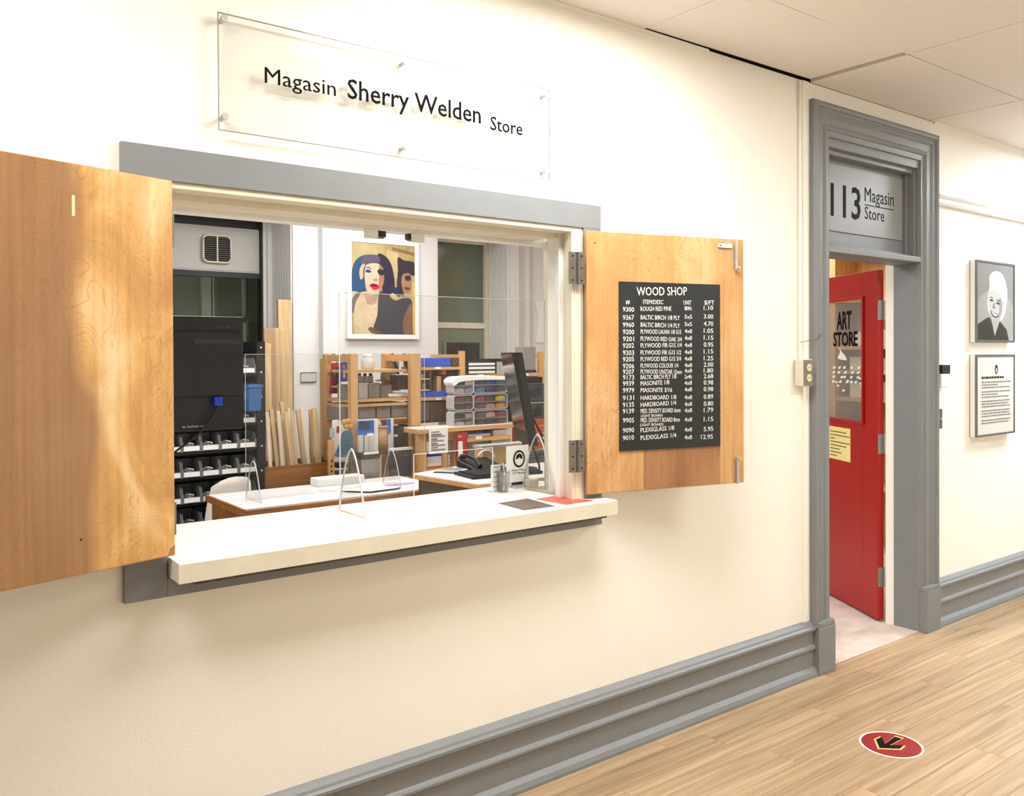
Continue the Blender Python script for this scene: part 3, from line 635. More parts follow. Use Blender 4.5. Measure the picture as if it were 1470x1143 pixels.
art(t, 'print', 5.442, 5.942, 1.667, 2.148, -0.040, shp, mat('print_grey', (148, 148, 150), 0.4))
part('glazing', MB().box(5.442, 5.942, -0.044, -0.0435, 1.667, 2.148, M_acr), t)
t = framed('framed_notice', 'framed sheet of typed text with a small dark emblem, below the portrait', 'picture', 5.430, 5.956, 1.075, 1.580, -0.045, 0, 0.012, M_fr, M_white)
part('sheet', MB().box(5.442, 5.944, -0.040, -0.038, 1.087, 1.568, M_paper), t)
mb = MB()
mb.prism([(5.70+0.022*math.cos(a_/8*math.pi), 1.487+0.03*math.sin(a_/8*math.pi)) for a_ in range(16)], -0.0408, -0.040, M_ink)
mb.prism([(5.70+0.008*math.cos(a_/8*math.pi), 1.482+0.016*math.sin(a_/8*math.pi)) for a_ in range(16)], -0.0412, -0.0408, M_paper)
part('emblem', mb, t, 'small oval dark emblem')
mb = MB(); gi = mat('grey_ink', (130, 130, 130), 0.7)
random.seed(3)
z = 1.43; i = 0
while z > 1.14:
    wln = random.choice((0.37, 0.40, 0.40, 0.38, 0.22 if i % 3 == 2 else 0.39)); x = 5.50
    while x < 5.50+wln:
        ww = random.uniform(0.012, 0.04); mb.box(x, min(x+ww, 5.5+wln), -0.0406, -0.040, z, z+(0.009 if i else 0.014), gi if i else M_ink); x += ww+0.006
        if i == 0 and x > 5.78: break
    z -= 0.0165 if i % 3 else 0.026; i += 1
part('lettering', mb, t); part('glazing', MB().box(5.442, 5.944, -0.044, -0.0435, 1.087, 1.568, M_acr), t)

# floor decal
t = thing('floor_decal', 'round red floor sticker with a dark arrow', 'sticker', (3.347, -0.660, 0.0))
cxd, cyd = 3.347, -0.655
part('rim', MB().disc((cxd, cyd, 0.0003), 0.122, M_white, 48, 0.0006), t, 'white rim'); part('disc', MB().disc((cxd, cyd, 0.0006), 0.113, mat('decal_red', (150, 22, 26), 0.35), 48, 0.0007), t, 'red disc')
def onf(cx_, cy_):
    px, py = 1100+cx_/3.973, 860+cy_/3.973; d = _r3*((px-735)/FPX) - _u3*((py-CY)/FPX) + _f2
    q = EYE + d*((0.001-EYE.z)/d.z); return (q.x, q.y)
arrow = [(612, 800), (650, 783), (672, 828), (738, 781), (786, 795), (705, 838), (797, 838), (770, 862), (636, 857)]
A = [onf(*c_) for c_ in arrow]; ca = Vector((sum(a[0] for a in A)/9, sum(a[1] for a in A)/9))
part('arrow_outline', MB().prism(A, 0.0012, 0.0016, mat('decal_gold', (236, 190, 110), 0.5), 'xy'), t)
part('arrow', MB().prism([(ca.x+(a[0]-ca.x)*0.86, ca.y+(a[1]-ca.y)*0.86) for a in A], 0.0014, 0.0020, M_ink, 'xy'), t, 'black arrow')

# red door
aD = math.atan2(0.524, 0.289)
RD0 = (4.811, 0.242, 0)
def dp(px, py):
    A_ = Vector(RD0); d = Vector((math.cos(aD), math.sin(aD), 0)); n = Vector((-math.sin(aD), math.cos(aD), 0))
    r = _r3*((px-735)/FPX) - _u3*((py-CY)/FPX) + _f2; q = EYE + r*((A_-EYE).dot(n)/r.dot(n)); return (q-A_).dot(d), q.z
# local x along the leaf, local -y is the room side, +y the hall side
t = thing('door_1', 'open red door with a glazed upper panel lettered ART STORE', 'door', RD0, aD, local=True)
t['kind'] = 'structure'; del t['category']
gx0, gx1, gz0, gz1 = 0.158, 0.722, 1.172, 1.925; DW, DH, T0, T1 = 0.88, 2.085, -0.04, 0.0
mb = MB().box(0, gx0, T0, T1, 0.012, DH, M_red).box(gx1, DW, T0, T1, 0.012, DH, M_red).box(gx0, gx1, T0, T1, 0.012, gz0, M_red).box(gx0, gx1, T0, T1, gz1, DH, M_red)
part('door_leaf', mb, t, bev=0.002)
b_ = 0.016
mb = MB().box(gx0-b_, gx1+b_, 0, 0.010, gz1-0.004, gz1+b_, M_red).box(gx0-b_, gx1+b_, 0, 0.010, gz0-b_, gz0+0.004, M_red).box(gx0-b_, gx0+0.004, 0, 0.010, gz0, gz1, M_red).box(gx1-0.004, gx1+b_, 0, 0.010, gz0, gz1, M_red)
part('glazing_bead', mb, t, bev=0.003)
part('pane', MB().box(gx0, gx1, -0.022, -0.016, gz0, gz1, clear('door_glass', (214, 210, 196), rough=0.03, haze=0.16)), t)  # haze put in to lighten the pane, in place of its reflections
def dface(x, z, y=-0.0155):     # lettering on the hall side reads towards decreasing local x
    return Matrix(((-1, 0, 0, x), (0, 0, 1, y), (0, 1, 0, z), (0, 0, 0, 1)))
mb = MB()
xa, zt_ = dp(1198, 449); xb, _ = dp(1219, 449); _, zb_ = dp(1198, 475); mb.text('ART', M_ink, dface(xa, zb_+0.01), width=xa-xb, height=zt_-zb_-0.01, bold=0.03)
xa, zt_ = dp(1193, 479); xb, _ = dp(1228, 477); _, zb_ = dp(1193, 499); mb.text('STORE', M_ink, dface(xa, zb_+0.01), width=xa-xb, height=zt_-zb_-0.006, bold=0.03)
part('lettering', mb, t)
mb = MB(); random.seed(5)
mb.prism(spline([(0.40, 1.585), (0.43, 1.60), (0.46, 1.63), (0.45, 1.60), (0.48, 1.56), (0.42, 1.55), (0.37, 1.55)], 3), -0.0155, -0.015, M_chalk)
for c_ in range(5):
    px = 1193+c_*8; x, z = dp(px, 527)
    for k in range(4):
        x2 = x+random.uniform(-0.02, 0.02); z2 = z-0.03*k; mb.prism([(x2, z2), (x2-0.035, z2+0.006), (x2-0.03, z2-0.01), (x2-0.006, z2-0.014)], -0.0155, -0.015, M_chalk)
for px, py in ((1196, 550), (1198, 555), (1212, 548), (1230, 545), (1231, 552), (1232, 556), (1206, 562)):
    x, z = dp(px, py); mb.box(x-0.03, x, -0.0155, -0.015, z, z+0.012, M_chalk)
part('decal_marks', mb, t, 'small white opening-hours marks')
for pa, pb in ((431, 459), (624, 652), (816, 844)):
    _, z0_ = dp(1262, pb); _, z1_ = dp(1262, pa)
    h = part('hinge', MB().tube([(-0.004, -0.046, z0_), (-0.004, -0.046, z1_)], 0.008, M_steel, 12).box(0.0, 0.003, -0.04, -0.004, z0_, z1_, M_steel), t, 'steel butt hinge')
    part('hinge_leaf', MB().box(-0.003, 0.0, -0.04, -0.002, z0_, z1_, mat('hinge_plate', (150, 150, 148), 0.35, 0.8)), h)
    hp_ = thing_h = MB().box(DX1+0.0115, DX1+0.0139, 0.152, 0.196, z0_, z1_, MT['hinge_plate']); struct('hinge_leaf_frame', hp_)
part('door_knob', MB().tube([(0.82, 0.0, 1.0), (0.82, 0.03, 1.0), (0.82, 0.035, 1.0), (0.82, 0.06, 1.0)], [0.01, 0.01, 0.026, 0.02], M_steel, 16), t)
n = thing('paper_note', 'yellow sheet of notes taped to the red door below its glass', 'note', RD0, aD, local=True)
xa, za = dp(1190, 611); xb, zb = dp(1221, 664)
part('sheet', MB().prism([(xa, za-0.0), (xb, za), (xb-0.002, zb), (xa, zb)], 0.0008, 0.0022, mat('yellow_paper', (240, 228, 150), 0.7)), n)
mb = MB(); zz = za-0.035
for k in range(8):
    ww = (0.2, 0.24, 0.06, 0.24, 0.2, 0.12, 0.14, 0.08)[k]; x = xa-0.02; mb.box(x-ww, x, 0.0022, 0.0027, zz, zz+0.007, mat('note_ink', (110, 96, 50), 0.7)); zz -= 0.022
part('lettering', mb, n)
for z in (0.3, 0.16): pass

# ================================================================== ON THE COUNTER
def guard(name, label, x0, x1, y, z0, z1, fins, slot=None):
    t = thing(name, label, 'screen', ((x0+x1)/2, y, z0))
    th = 0.004; pieces = [(x0, x1, z0, z1)]
    if slot: sa, sb, sz = slot; pieces = [(x0, sa, z0, sz), (sb, x1, z0, sz), (x0, x1, sz, z1)]
    mb = MB()
    for a, b, c_, d_ in pieces: mb.box(a, b, y-th/2, y+th/2, c_, d_, M_acr)
    part('panel', mb, t)
    w_ = 0.0022; eg = MB().box(x0-w_, x1+w_, y-th/2, y+th/2, z1, z1+w_, M_acre).box(x0-w_, x0, y-th/2, y+th/2, z0, z1, M_acre).box(x1, x1+w_, y-th/2, y+th/2, z0, z1, M_acre)
    if slot: eg.box(sa, sb, y-th/2, y+th/2, sz-w_, sz, M_acre).box(sa, sa+w_, y-th/2, y+th/2, z0, sz, M_acre).box(sb-w_, sb, y-th/2, y+th/2, z0, sz, M_acre)
    part('panel_edge', eg, t)
    for fx, hgt, hd in fins:
        out = []
        for i in range(13):
            u_ = i/12*2-1; out.append((y+u_*hd, z0+hgt*(1-abs(u_)**1.7)))
        f = part('foot', MB().prism(out, fx-0.003, fx+0.003, M_acr, 'yz'), t)
        part('foot_edge', MB().tube([(fx, p_[0], p_[1]) for p_ in out], 0.0034, M_acre, 6).box(fx-0.004, fx+0.004, y-hd, y+hd, z0, z0+0.003, mat('acrylic_base_film', (232, 196, 164), 0.4)), f)
    return t
guard('acrylic_guard', 'clear acrylic sneeze guard standing on the white service counter', 1.352, 2.278, 0.256, SZ, 1.815, [(1.395, 0.23, 0.10), (2.240, 0.23, 0.10)], (1.648, 2.012, 1.228))
def card(name, label, pts, z, m, h=0.0015):
    return solo(name, MB().prism(pts, z, z+h, m, 'xy'), label, 'card')
card('counter_card', 'dark brown square card lying on the counter', [(1.925, 0.104), (2.078, 0.121), (2.054, -0.075), (1.911, -0.07)], SZ, mat('dark_card', (86, 70, 58), 0.4, var=0.25, vscale=12))
card('counter_card', 'red square card at the right end of the counter', [(2.093, 0.088), (2.19, 0.100), (2.248, -0.076), (2.105, -0.079)], SZ, mat('red_card', (226, 84, 66), 0.4, var=0.08, vscale=14))
for i, (px, py) in enumerate(((552, 743), (588, 737))):
    q = at(px, py, 0.0)
M_mark = mat('tape_mark', (120, 110, 108), 0.8)
solo('tape_mark', MB().box(1.47, 1.53, 0.09, 0.094, SZ, SZ+0.0006, M_mark), 'short dark scuff mark on the counter left of centre', 'mark')
solo('tape_mark', MB().box(1.60, 1.66, 0.15, 0.154, SZ, SZ+0.0006, M_mark), 'short dark scuff mark on the counter below the guard slot', 'mark')
# mask notice card
t = thing('mask_notice', 'white card with a round black masked face symbol on the counter', 'notice', (2.13, 0.36, SZ))
a, b = at(727, 641, 0.36), at(759, 690, 0.36)
mz0 = SZ+0.0; ww = b.x-a.x
part('card', MB().box(a.x, b.x, 0.36, 0.362, b.z, a.z, M_paper), t)
cxm, czm = a.x+ww*0.56, at(743, 659, 0.36).z; R_ = at(743, 646.5, 0.36).z-czm
def ell(cx, cz_, a_, b_, n_=28): return [(cx+a_*math.cos(2*math.pi*i/n_), cz_+b_*math.sin(2*math.pi*i/n_)) for i in range(n_)]
mb = MB().prism(ell(cxm, czm, R_*0.86, R_), 0.3592, 0.36, M_ink).prism(ell(cxm, czm, R_*0.62, R_*0.76), 0.3586, 0.3592, M_paper)
mb.prism([(cxm-R_*0.5, czm-R_*0.05), (cxm-R_*0.42, czm+R_*0.42), (cxm, czm+R_*0.66), (cxm+R_*0.42, czm+R_*0.42), (cxm+R_*0.5, czm-R_*0.05), (cxm+R_*0.2, czm+R_*0.02), (cxm, czm+R_*0.2), (cxm-R_*0.2, czm+R_*0.02)], 0.358, 0.3586, M_ink)
part('symbol', mb, t, 'round black face mask pictogram')
mb = MB().text('Masks Please', M_ink, facing(a.x+ww*0.24, 0.3598, czm-R_*1.38), width=ww*0.62, height=0.0085); mb.text('S.V.P. Masque', M_ink, facing(a.x+ww*0.24, 0.3598, czm-R_*1.72), width=ww*0.58, height=0.0085)
part('lettering', mb, t); part('stand', MB().box(a.x+0.03, b.x-0.03, 0.345, 0.41, SZ, SZ+0.012, M_acre).box(a.x+0.03, b.x-0.03, 0.362, 0.366, SZ, b.z+0.03, M_plastic), t)
# leaflet holder, pen cup, pots
a, b = at(705, 668, 0.33), at(716, 700, 0.33)
t = thing('leaflet_stand', 'small white printed leaflet in a clear stand by the pen cup', 'leaflet', (a.x+0.02, 0.33, SZ))
part('leaflet', MB().box(a.x, b.x+0.01, 0.33, 0.332, SZ+0.004, a.z, M_paper), t)
mb = MB()
for k in range(5): mb.box(a.x+0.004, b.x+0.004, 0.3292, 0.33, SZ+0.02+k*0.02, SZ+0.023+k*0.02, gi)
part('lettering', mb, t); part('stand', MB().box(a.x-0.003, b.x+0.013, 0.322, 0.326, SZ, a.z+0.006, M_acr).box(a.x-0.003, b.x+0.013, 0.322, 0.36, SZ, SZ+0.003, M_acre), t)
c0 = at(723, 700, 0.31)
t = thing('pen_cup', 'clear plastic cup holding pens beside the mask notice', 'cup', (c0.x, 0.31, SZ))
part('cup', MB().lathe([(0.0, 0.002), (0.022, 0.002), (0.026, 0.085), (0.024, 0.085), (0.020, 0.006), (0.0, 0.006)], (c0.x, 0.31, SZ), clear('cup_plastic', (236, 238, 238), haze=0.14), 20), t)
part('pen', MB().tube([(c0.x-0.012, 0.31, SZ+0.006), (c0.x+0.004, 0.312, SZ+0.125)], 0.004, M_walnut, 8), t, 'dark pen'); part('pen', MB().tube([(c0.x+0.01, 0.305, SZ+0.006), (c0.x-0.004, 0.308, SZ+0.12)], 0.004, M_steel, 8), t, 'silver pen')
c0 = at(763, 697, 0.33)
solo('small_jar', MB().lathe([(0.0, 0.0), (0.026, 0.0), (0.03, 0.01), (0.03, 0.032), (0.032, 0.036), (0.0, 0.036)], (c0.x, 0.33, SZ), M_cream, 20), 'low cream jar behind the right guard foot', 'jar')
c0 = at(752, 697, 0.36)
c0 = at(790, 697, 0.30)
solo('card_box', MB().box(c0.x-0.03, c0.x+0.035, 0.20, 0.30, SZ, SZ+0.03, M_paper), 'small white box against the right window jamb', 'box', bev=0.001)
for pts, lab in (([(2.27, 0.20, 1.50), (2.25, 0.22, 1.30), (2.262, 0.24, 1.16), (2.256, 0.25, 1.06)], 0),): pass

# ================================================================== ROOM THINGS
# framed artwork on the white wall
PYY = YB-0.08
A0, A1, A2 = at(499, 338, PYY-0.04), at(602, 349, PYY-0.04), at(598, 487, PYY-0.04)
ax0, ax1, az0, az1 = A0.x-0.006, A1.x-0.01, A2.z, A0.z-0.008
t = framed('framed_artwork', 'white framed colour picture of a blue haired woman on the room wall', 'picture', ax0, ax1, az0, az1, PYY-0.045, PYY, 0.038, M_white, M_white)
def UB(c): return U(c, 367, 893, 242, 1030)
sh = [((196, 172, 116), UB([(640, 242), (893, 242), (893, 400), (640, 380)]), False),
      ((226, 204, 146), UB([(655, 290), (760, 320), (740, 540), (655, 520)]), False),
      ((150, 118, 70), UB([(700, 262), (893, 300), (893, 330), (700, 290)]), False),
      ((40, 92, 150), UB([(367, 556), (480, 560), (480, 668), (367, 664)]), False), ((38, 36, 60), UB([(367, 544), (490, 552), (490, 566), (367, 558)]), False),
      ((236, 226, 196), UB([(367, 666), (480, 670), (480, 780), (367, 780)]), False),
      ((52, 44, 54), UB([(748, 350), (800, 372), (893, 390), (893, 500), (800, 490), (778, 570), (800, 690), (740, 640), (748, 470)]), True),
      ((184, 136, 108), UB([(790, 510), (835, 482), (862, 515), (862, 620), (830, 662), (790, 640), (784, 570)]), True),
      ((60, 44, 50), UB([(808, 515), (850, 505), (858, 545), (820, 552)]), True), ((110, 60, 60), UB([(805, 610), (850, 612), (840, 632), (812, 628)]), True),
      ((28, 48, 110), UB([(680, 615), (740, 618), (770, 690), (700, 690)]), True), ((220, 206, 140), UB([(690, 660), (750, 700), (740, 725), (690, 705)]), True),
      ((32, 82, 120), UB([(367, 560), (384, 440), (430, 372), (500, 345), (575, 350), (600, 420), (500, 430), (474, 480), (474, 600), (486, 668), (420, 672), (380, 640)]), True),
      ((44, 34, 62), UB([(582, 332), (640, 345), (690, 410), (718, 540), (712, 650), (650, 690), (615, 640), (628, 520), (590, 430)]), True),
      ((92, 84, 108), UB([(440, 400), (480, 356), (560, 342), (592, 356), (596, 410), (540, 412), (500, 430), (470, 452)]), True),
      ((240, 208, 178), UB([(474, 500), (484, 440), (530, 418), (590, 420), (628, 470), (628, 560), (606, 640), (560, 688), (510, 668), (480, 610)]), True),
      ((196, 130, 96), UB([(592, 424), (626, 470), (630, 570), (600, 650), (585, 640), (590, 540)]), True),
      ((226, 190, 160), UB([(430, 500), (448, 440), (476, 428), (462, 480), (462, 540), (440, 560)]), True),
      ((52, 50, 130), UB([(478, 488), (500, 472), (528, 488), (504, 502)]), True), ((60, 46, 70), UB([(474, 462), (505, 452), (534, 470), (505, 462)]), True),
      ((50, 32, 50), UB([(576, 480), (600, 462), (640, 480), (622, 516), (590, 510)]), True),
      ((214, 160, 130), UB([(536, 560), (560, 572), (580, 562), (570, 548), (548, 548)]), True),
      ((206, 30, 60), UB([(512, 606), (545, 590), (588, 606), (582, 636), (548, 646), (526, 630)]), True), ((60, 12, 30), UB([(520, 606), (546, 598), (584, 612), (548, 616)]), True),
      ((236, 214, 176), UB([(380, 720), (440, 672), (500, 664), (580, 690), (576, 860), (548, 1030), (400, 1030), (384, 900)]), True),
      ((120, 112, 116), UB([(370, 740), (398, 690), (440, 674), (400, 760), (386, 840), (372, 840)]), True),
      ((60, 58, 74), UB([(590, 668), (650, 668), (720, 730), (800, 706), (868, 740), (876, 1026), (556, 1026), (574, 860)]), True),
      ((150, 100, 74), UB([(790, 900), (850, 760), (868, 800), (866, 1020), (800, 1024)]), True),
      ((196, 170, 150), UB([(470, 680), (530, 690), (578, 680), (560, 760), (500, 770)]), True),
      ((244, 206, 120), UB([(872, 560), (893, 560), (893, 1024), (872, 1024)]), False),
      ((110, 82, 58), UB([(498, 985), (520, 966), (560, 985), (620, 1020), (540, 1024)]), True)]
art(t, 'print', ax0+0.038, ax1-0.038, az0+0.038, az1-0.038, PYY-0.038, sh, mat('print_khaki', (166, 152, 108), 0.4, var=0.12, vscale=8), dim=0.84)
# small plate on the column
a, b = at(431, 535, YB), at(453, 548, YB)
t = thing('wall_plate', 'small framed metal plate on the grey wall column', 'plate', (a.x, YB, b.z))
part('plate', MB().box(a.x, b.x, YB-0.012, YB, b.z, a.z, M_roomg), t, bev=0.002); part('rim', MB().tube([(a.x, YB-0.013, a.z), (b.x, YB-0.013, a.z), (b.x, YB-0.013, b.z), (a.x, YB-0.013, b.z)], 0.004, M_hinge, 6, closed=True), t)

# front desk
DZ = 0.75
t = thing('desk', 'long oak desk with white top inside the window', 'desk', (2.6, 2.44, 0))
part('desk_top', MB().box(1.70, 3.02, 2.14, 2.76, DZ-0.006, DZ, mat('desk_white', (222, 222, 224), 0.35)), t)
part('desk_edge', MB().box(1.685, 3.03, 2.125, 2.775, DZ-0.04, DZ-0.006, M_oak).box(1.685, 1.702, 2.125, 2.775, DZ-0.006, DZ+0.001, M_oak), t, bev=0.004)
part('side_panel', MB().box(1.715, 1.735, 2.16, 2.74, 0, DZ-0.04, M_oak), t); part('side_panel', MB().box(2.98, 3.0, 2.16, 2.74, 0, DZ-0.04, M_oak), t)
part('front_panel', MB().box(1.735, 2.98, 2.165, 2.18, 0.1, DZ-0.04, M_oak), t)
guard('acrylic_guard', 'clear acrylic sneeze guard standing on the oak desk inside the room', 1.802, 3.01, 2.40, DZ, 1.60, [(1.845, 0.23, 0.12), (2.76, 0.23, 0.12)])
# papers on desk
a = at(500, 694, 2.55)
solo('paper_sheet', MB().prism([(2.30, 2.52), (2.44, 2.30), (2.98, 2.32), (2.98, 2.58)], DZ, DZ+0.004, M_paper, 'xy'), 'large white sheet on the right half of the desk', 'paper')
solo('paper_tray', MB().box(2.35, 2.68, 2.62, 2.74, DZ, DZ+0.05, M_paper), 'low white tray at the back of the desk', 'tray', bev=0.004)
solo('purple_ruler', MB().prism([(2.80+0.13*math.cos(i/10*math.pi), 2.37+0.035*math.sin(i/10*math.pi)) for i in range(20)], DZ+0.004, DZ+0.007, mat('purple_plastic', (186, 160, 222), 0.4), 'xy'), 'curved purple template on the white sheet', 'template')
t = thing('tablet', 'thin tablet with dark edge lying at the front of the desk', 'tablet', (2.46, 2.28, DZ))
part('body', MB().prism([(2.38, 2.34), (2.50, 2.20), (2.72, 2.22), (2.66, 2.35)], DZ+0.004, DZ+0.010, M_plastic, 'xy'), t); part('cover', MB().prism([(2.385, 2.338), (2.502, 2.206), (2.715, 2.224), (2.655, 2.346)], DZ+0.010, DZ+0.012, M_paper, 'xy'), t)

# white shell chair behind the desk
t = thing('shell_chair', 'white moulded shell chair behind the left end of the desk', 'chair', (1.90, 3.04, 0), math.radians(-55), local=True)
M_ch = mat('chair_white', (214, 206, 198), 0.45)
vs, fs = [], []
NU, NV = 9, 8
for i in range(NU):
    u_ = -1+2*i/(NU-1)
    for j in range(NV):
        v_ = j/(NV-1); wd = 0.17-0.03*v_**3; vs.append((u_*wd, 0.12+0.05*v_-0.12*u_*u_, 0.42+v_*(0.37-0.06*abs(u_)**3)))
for i in range(NU-1):
    for j in range(NV-1): fs.append((i*NV+j, (i+1)*NV+j, (i+1)*NV+j+1, i*NV+j+1))
o = part('backrest', MB().add(vs, fs, M_ch, smooth=True), t); sd = o.modifiers.new('s', 'SOLIDIFY'); sd.thickness = 0.012
part('seat', MB().prism(rr(0, -0.02, 0.18, 0.16), 0.42, 0.45, M_ch, 'xy'), t, bev=0.008)
for sx in (-1, 1):
    for sy in (-1, 1): part('leg', MB().tube([(sx*0.1, -0.02+sy*0.08, 0.42), (sx*0.17, -0.02+sy*0.15, 0.0)], [0.012, 0.009], M_stick, 8), t)

# black parts rack with hopper bins
RY = 3.3
t = thing('parts_rack', 'tall black steel rack of small parts bins behind the monitor', 'rack', (1.9, RY+0.15, 0))
xl, xrk0, xrk = 0.98, at(368, 640, RY).x, at(380, 640, RY).x
z640 = at(300, 647, RY).z; pitch = at(300, 604, RY).z-at(300, 640.5, RY).z
levels = [z640+pitch*k for k in range(-4, 4)]
ztop = levels[-1]+0.22
part('back_panel', MB().box(xl, xrk, RY+0.28, RY+0.29, 0.0, ztop, M_black), t)
u_ = part('upright', MB().box(xrk0, xrk, RY-0.02, RY+0.28, 0, ztop, M_black), t)
z = 0.12
while z < ztop: part('rivet', MB().tube([((xrk0+xrk)/2, RY-0.024, z), ((xrk0+xrk)/2, RY-0.02, z)], 0.006, M_white, 8), u_); z += pitch
part('upright', MB().box(xl-0.03, xl, RY-0.02, RY+0.28, 0, ztop, M_black), t)
for z in levels: part('shelf', MB().box(xl, xrk0, RY, RY+0.28, z-0.018, z, M_black), t)
bw = at(318, 640, RY).x-at(291, 640, RY).x
def bin_mesh():
    b = MB(); w2 = bw/2-0.003; hgt = 0.105; D_ = 0.2
    side = [(0.0, 0.0), (0.0, 0.045), (0.02, 0.095), (0.05, hgt), (D_, hgt), (D_, 0.0)]
    b.prism(side, -w2, -w2+0.004, M_bingrey, 'yz'); b.prism(side, w2-0.004, w2, M_bingrey, 'yz')
    b.box(-w2, w2, 0, D_, 0, 0.004, M_bingrey); b.box(-w2, w2, D_-0.004, D_, 0, hgt, M_bingrey); b.box(-w2, w2, 0.0, 0.004, 0, 0.04, M_bingrey)
    b.box(-w2-0.002, -w2+0.006, -0.004, 0.004, 0.0, 0.06, M_bingrey); b.box(w2-0.006, w2+0.002, -0.004, 0.004, 0.0, 0.06, M_bingrey)
    return b
bt0 = bpy.data.objects.new('parts_bin', None); C.objects.link(bt0); ORG[bt0.name] = (0, 0, 0)
tags(bt0, 'x', 'bin', 'grey hopper bins on the black rack')
part('body', bin_mesh(), bt0); lb = MB().box(-bw/2+0.012, bw/2-0.012, -0.006, -0.0005, 0.006, 0.036, M_paper)
part('label_strip', lb, bt0, 'white label')
ct = MB()
for k in range(7): ct.tube([(random.uniform(-0.035, 0.035), random.uniform(0.03, 0.09), 0.03+k*0.003), (random.uniform(-0.035, 0.035), random.uniform(0.03, 0.1), 0.04+k*0.003)], 0.005, M_cream if k % 2 else M_steel, 6)
part('contents', ct, bt0, kind='stuff')
ordc = ['rightmost', 'second from right', 'third from right', 'fourth from right', 'fifth from right', 'sixth from right']
ordr = {7: 'top row', 6: 'second row down', 5: 'third row down', 4: 'first row below the monitor', 3: 'second row below the monitor', 2: 'third row below the monitor', 1: 'fourth row below the monitor'}
ordr = {4: 'first row below monitor', 3: 'second row below monitor', 2: 'third row below monitor', 1: 'fourth row below monitor', 5: 'row level with the blue tote', 6: 'row above the blue tote', 7: 'top row'}
first = True
for r_ in (4, 3, 2, 1, 5, 6, 7):
    for c_ in range(6):
        o = bt0 if first else copy_tree(bt0); first = False
        o.location = (xrk0-bw*(c_+0.5)-0.004, RY-0.012, levels[r_]+0.001)
        o['label'] = 'grey bin on the black rack, %s, %s' % (ordc[c_], ordr[r_])
# blue tote visible beside the bins
a, b = at(357, 553, RY-0.14), at(377, 590, RY-0.14)
t = thing('blue_tote', 'blue plastic tote hanging on the right end of the black rack', 'tote', (a.x, RY-0.1, b.z))
part('body', MB().prism([(a.x, b.z), (b.x-0.01, b.z), (b.x, a.z-0.02), (a.x, a.z-0.02)], RY-0.14, RY-0.028, mat('tote_blue', (50, 96, 150), 0.4)), t, bev=0.006)
part('rim', MB().box(a.x-0.006, b.x+0.006, RY-0.146, RY-0.022, a.z-0.02, a.z, MT['tote_blue']), t, bev=0.003)

# monitor seen from the back
MY = 1.25
a, b = at(352, 455, MY), at(352, 616, MY); mx1 = a.x+0.0; mx0 = mx1-0.50
t = thing('monitor', 'large black monitor seen from behind at the left of the window', 'monitor', ((mx0+mx1)/2, MY+0.05, b.z))
part('bezel', MB().box(mx0, mx1, MY+0.02, MY+0.05, b.z, a.z, M_plastic), t, bev=0.006)
q0, q1 = at(266, 482, MY), at(349, 568, MY)
part('rear_housing', MB().prism([(mx0+0.06, q1.z), (mx1-0.012, q1.z), (mx1-0.008, q0.z+0.02), (mx0+0.06, q0.z+0.02)], MY, MY+0.02, M_plastic), t, bev=0.006)
part('connector_bay', MB().box(at(278, 486, MY).x, at(345, 486, MY).x, MY-0.003, MY, at(300, 494, MY).z, at(300, 487, MY).z, mat('dark_grey_plastic', (44, 45, 47), 0.5)), t)
mb = MB(); mb.text('acer', mat('embossed_black', (44, 45, 48), 0.3), facing(at(292, 470, MY).x, MY+0.0195, at(300, 474, MY).z), width=at(334, 470, MY).x-at(292, 470, MY).x, height=0.032, depth=0.0015); part('emblem', mb, t, 'embossed maker word')
mb = MB(); mb.text('m. borrow me', M_chalk, facing(at(264, 612, MY).x, MY+0.0195, at(280, 614, MY).z), width=at(296, 612, MY).x-at(264, 612, MY).x, height=0.009, depth=0.001); part('lettering', mb, t, 'small white writing')
q = at(313, 576, MY)
part('plug', MB().box(q.x-0.018, q.x+0.018, MY-0.012, MY+0.02, q.z-0.02, q.z+0.02, mat('vga_blue', (20, 60, 200), 0.4)), t, 'blue cable plug', bev=0.003)
part('cable', MB().tube([(q.x, MY, q.z-0.018), (q.x-0.03, MY-0.01, q.z-0.07), (q.x-0.09, MY-0.01, q.z-0.14), (q.x-0.20, MY, q.z-0.22), (q.x-0.35, MY+0.02, q.z-0.25)], 0.005, M_plastic, 8), t)
part('arm', MB().box(mx0-0.35, mx0+0.2, MY+0.05, MY+0.09, b.z+0.18, b.z+0.24, M_plastic).box(mx0-0.40, mx0-0.34, MY+0.04, MY+0.10, 0.0, b.z+0.3, M_plastic), t)

# timber offcut box and boards
BY = 3.25
a, b = at(382, 668, BY), at(480, 699, BY)
t = thing('offcut_box', 'brown plywood box holding thin wood sticks behind the desk', 'box', ((a.x+b.x)/2, BY+0.15, 0))
zt_ = at(420, 668, BY).z
part('front_panel', MB().box(a.x, b.x, BY, BY+0.015, 0.0, zt_, M_oak), t); part('back_panel', MB().box(a.x, b.x, BY+0.185, BY+0.20, 0.0, zt_+0.02, M_oak), t)
part('side_panel', MB().box(a.x, a.x+0.015, BY+0.015, BY+0.185, 0.0, zt_, M_oak), t); part('side_panel', MB().box(b.x-0.015, b.x, BY+0.015, BY+0.185, 0.0, zt_, M_oak), t); part('divider', MB().box((a.x+b.x)/2, (a.x+b.x)/2+0.01, BY+0.015, BY+0.185, 0.0, zt_, M_oak), t)
sticks = [(383, 592, 390), (389, 588, 402), (395, 600, 400), (399, 590, 408), (404, 577, 418), (410, 592, 424), (414, 586, 428), (419, 590, 428), (427, 588, 441), (433, 586, 448), (446, 588, 447), (451, 586, 457), (455, 590, 462), (386, 600, 386), (401, 596, 412)]
random.seed(11)
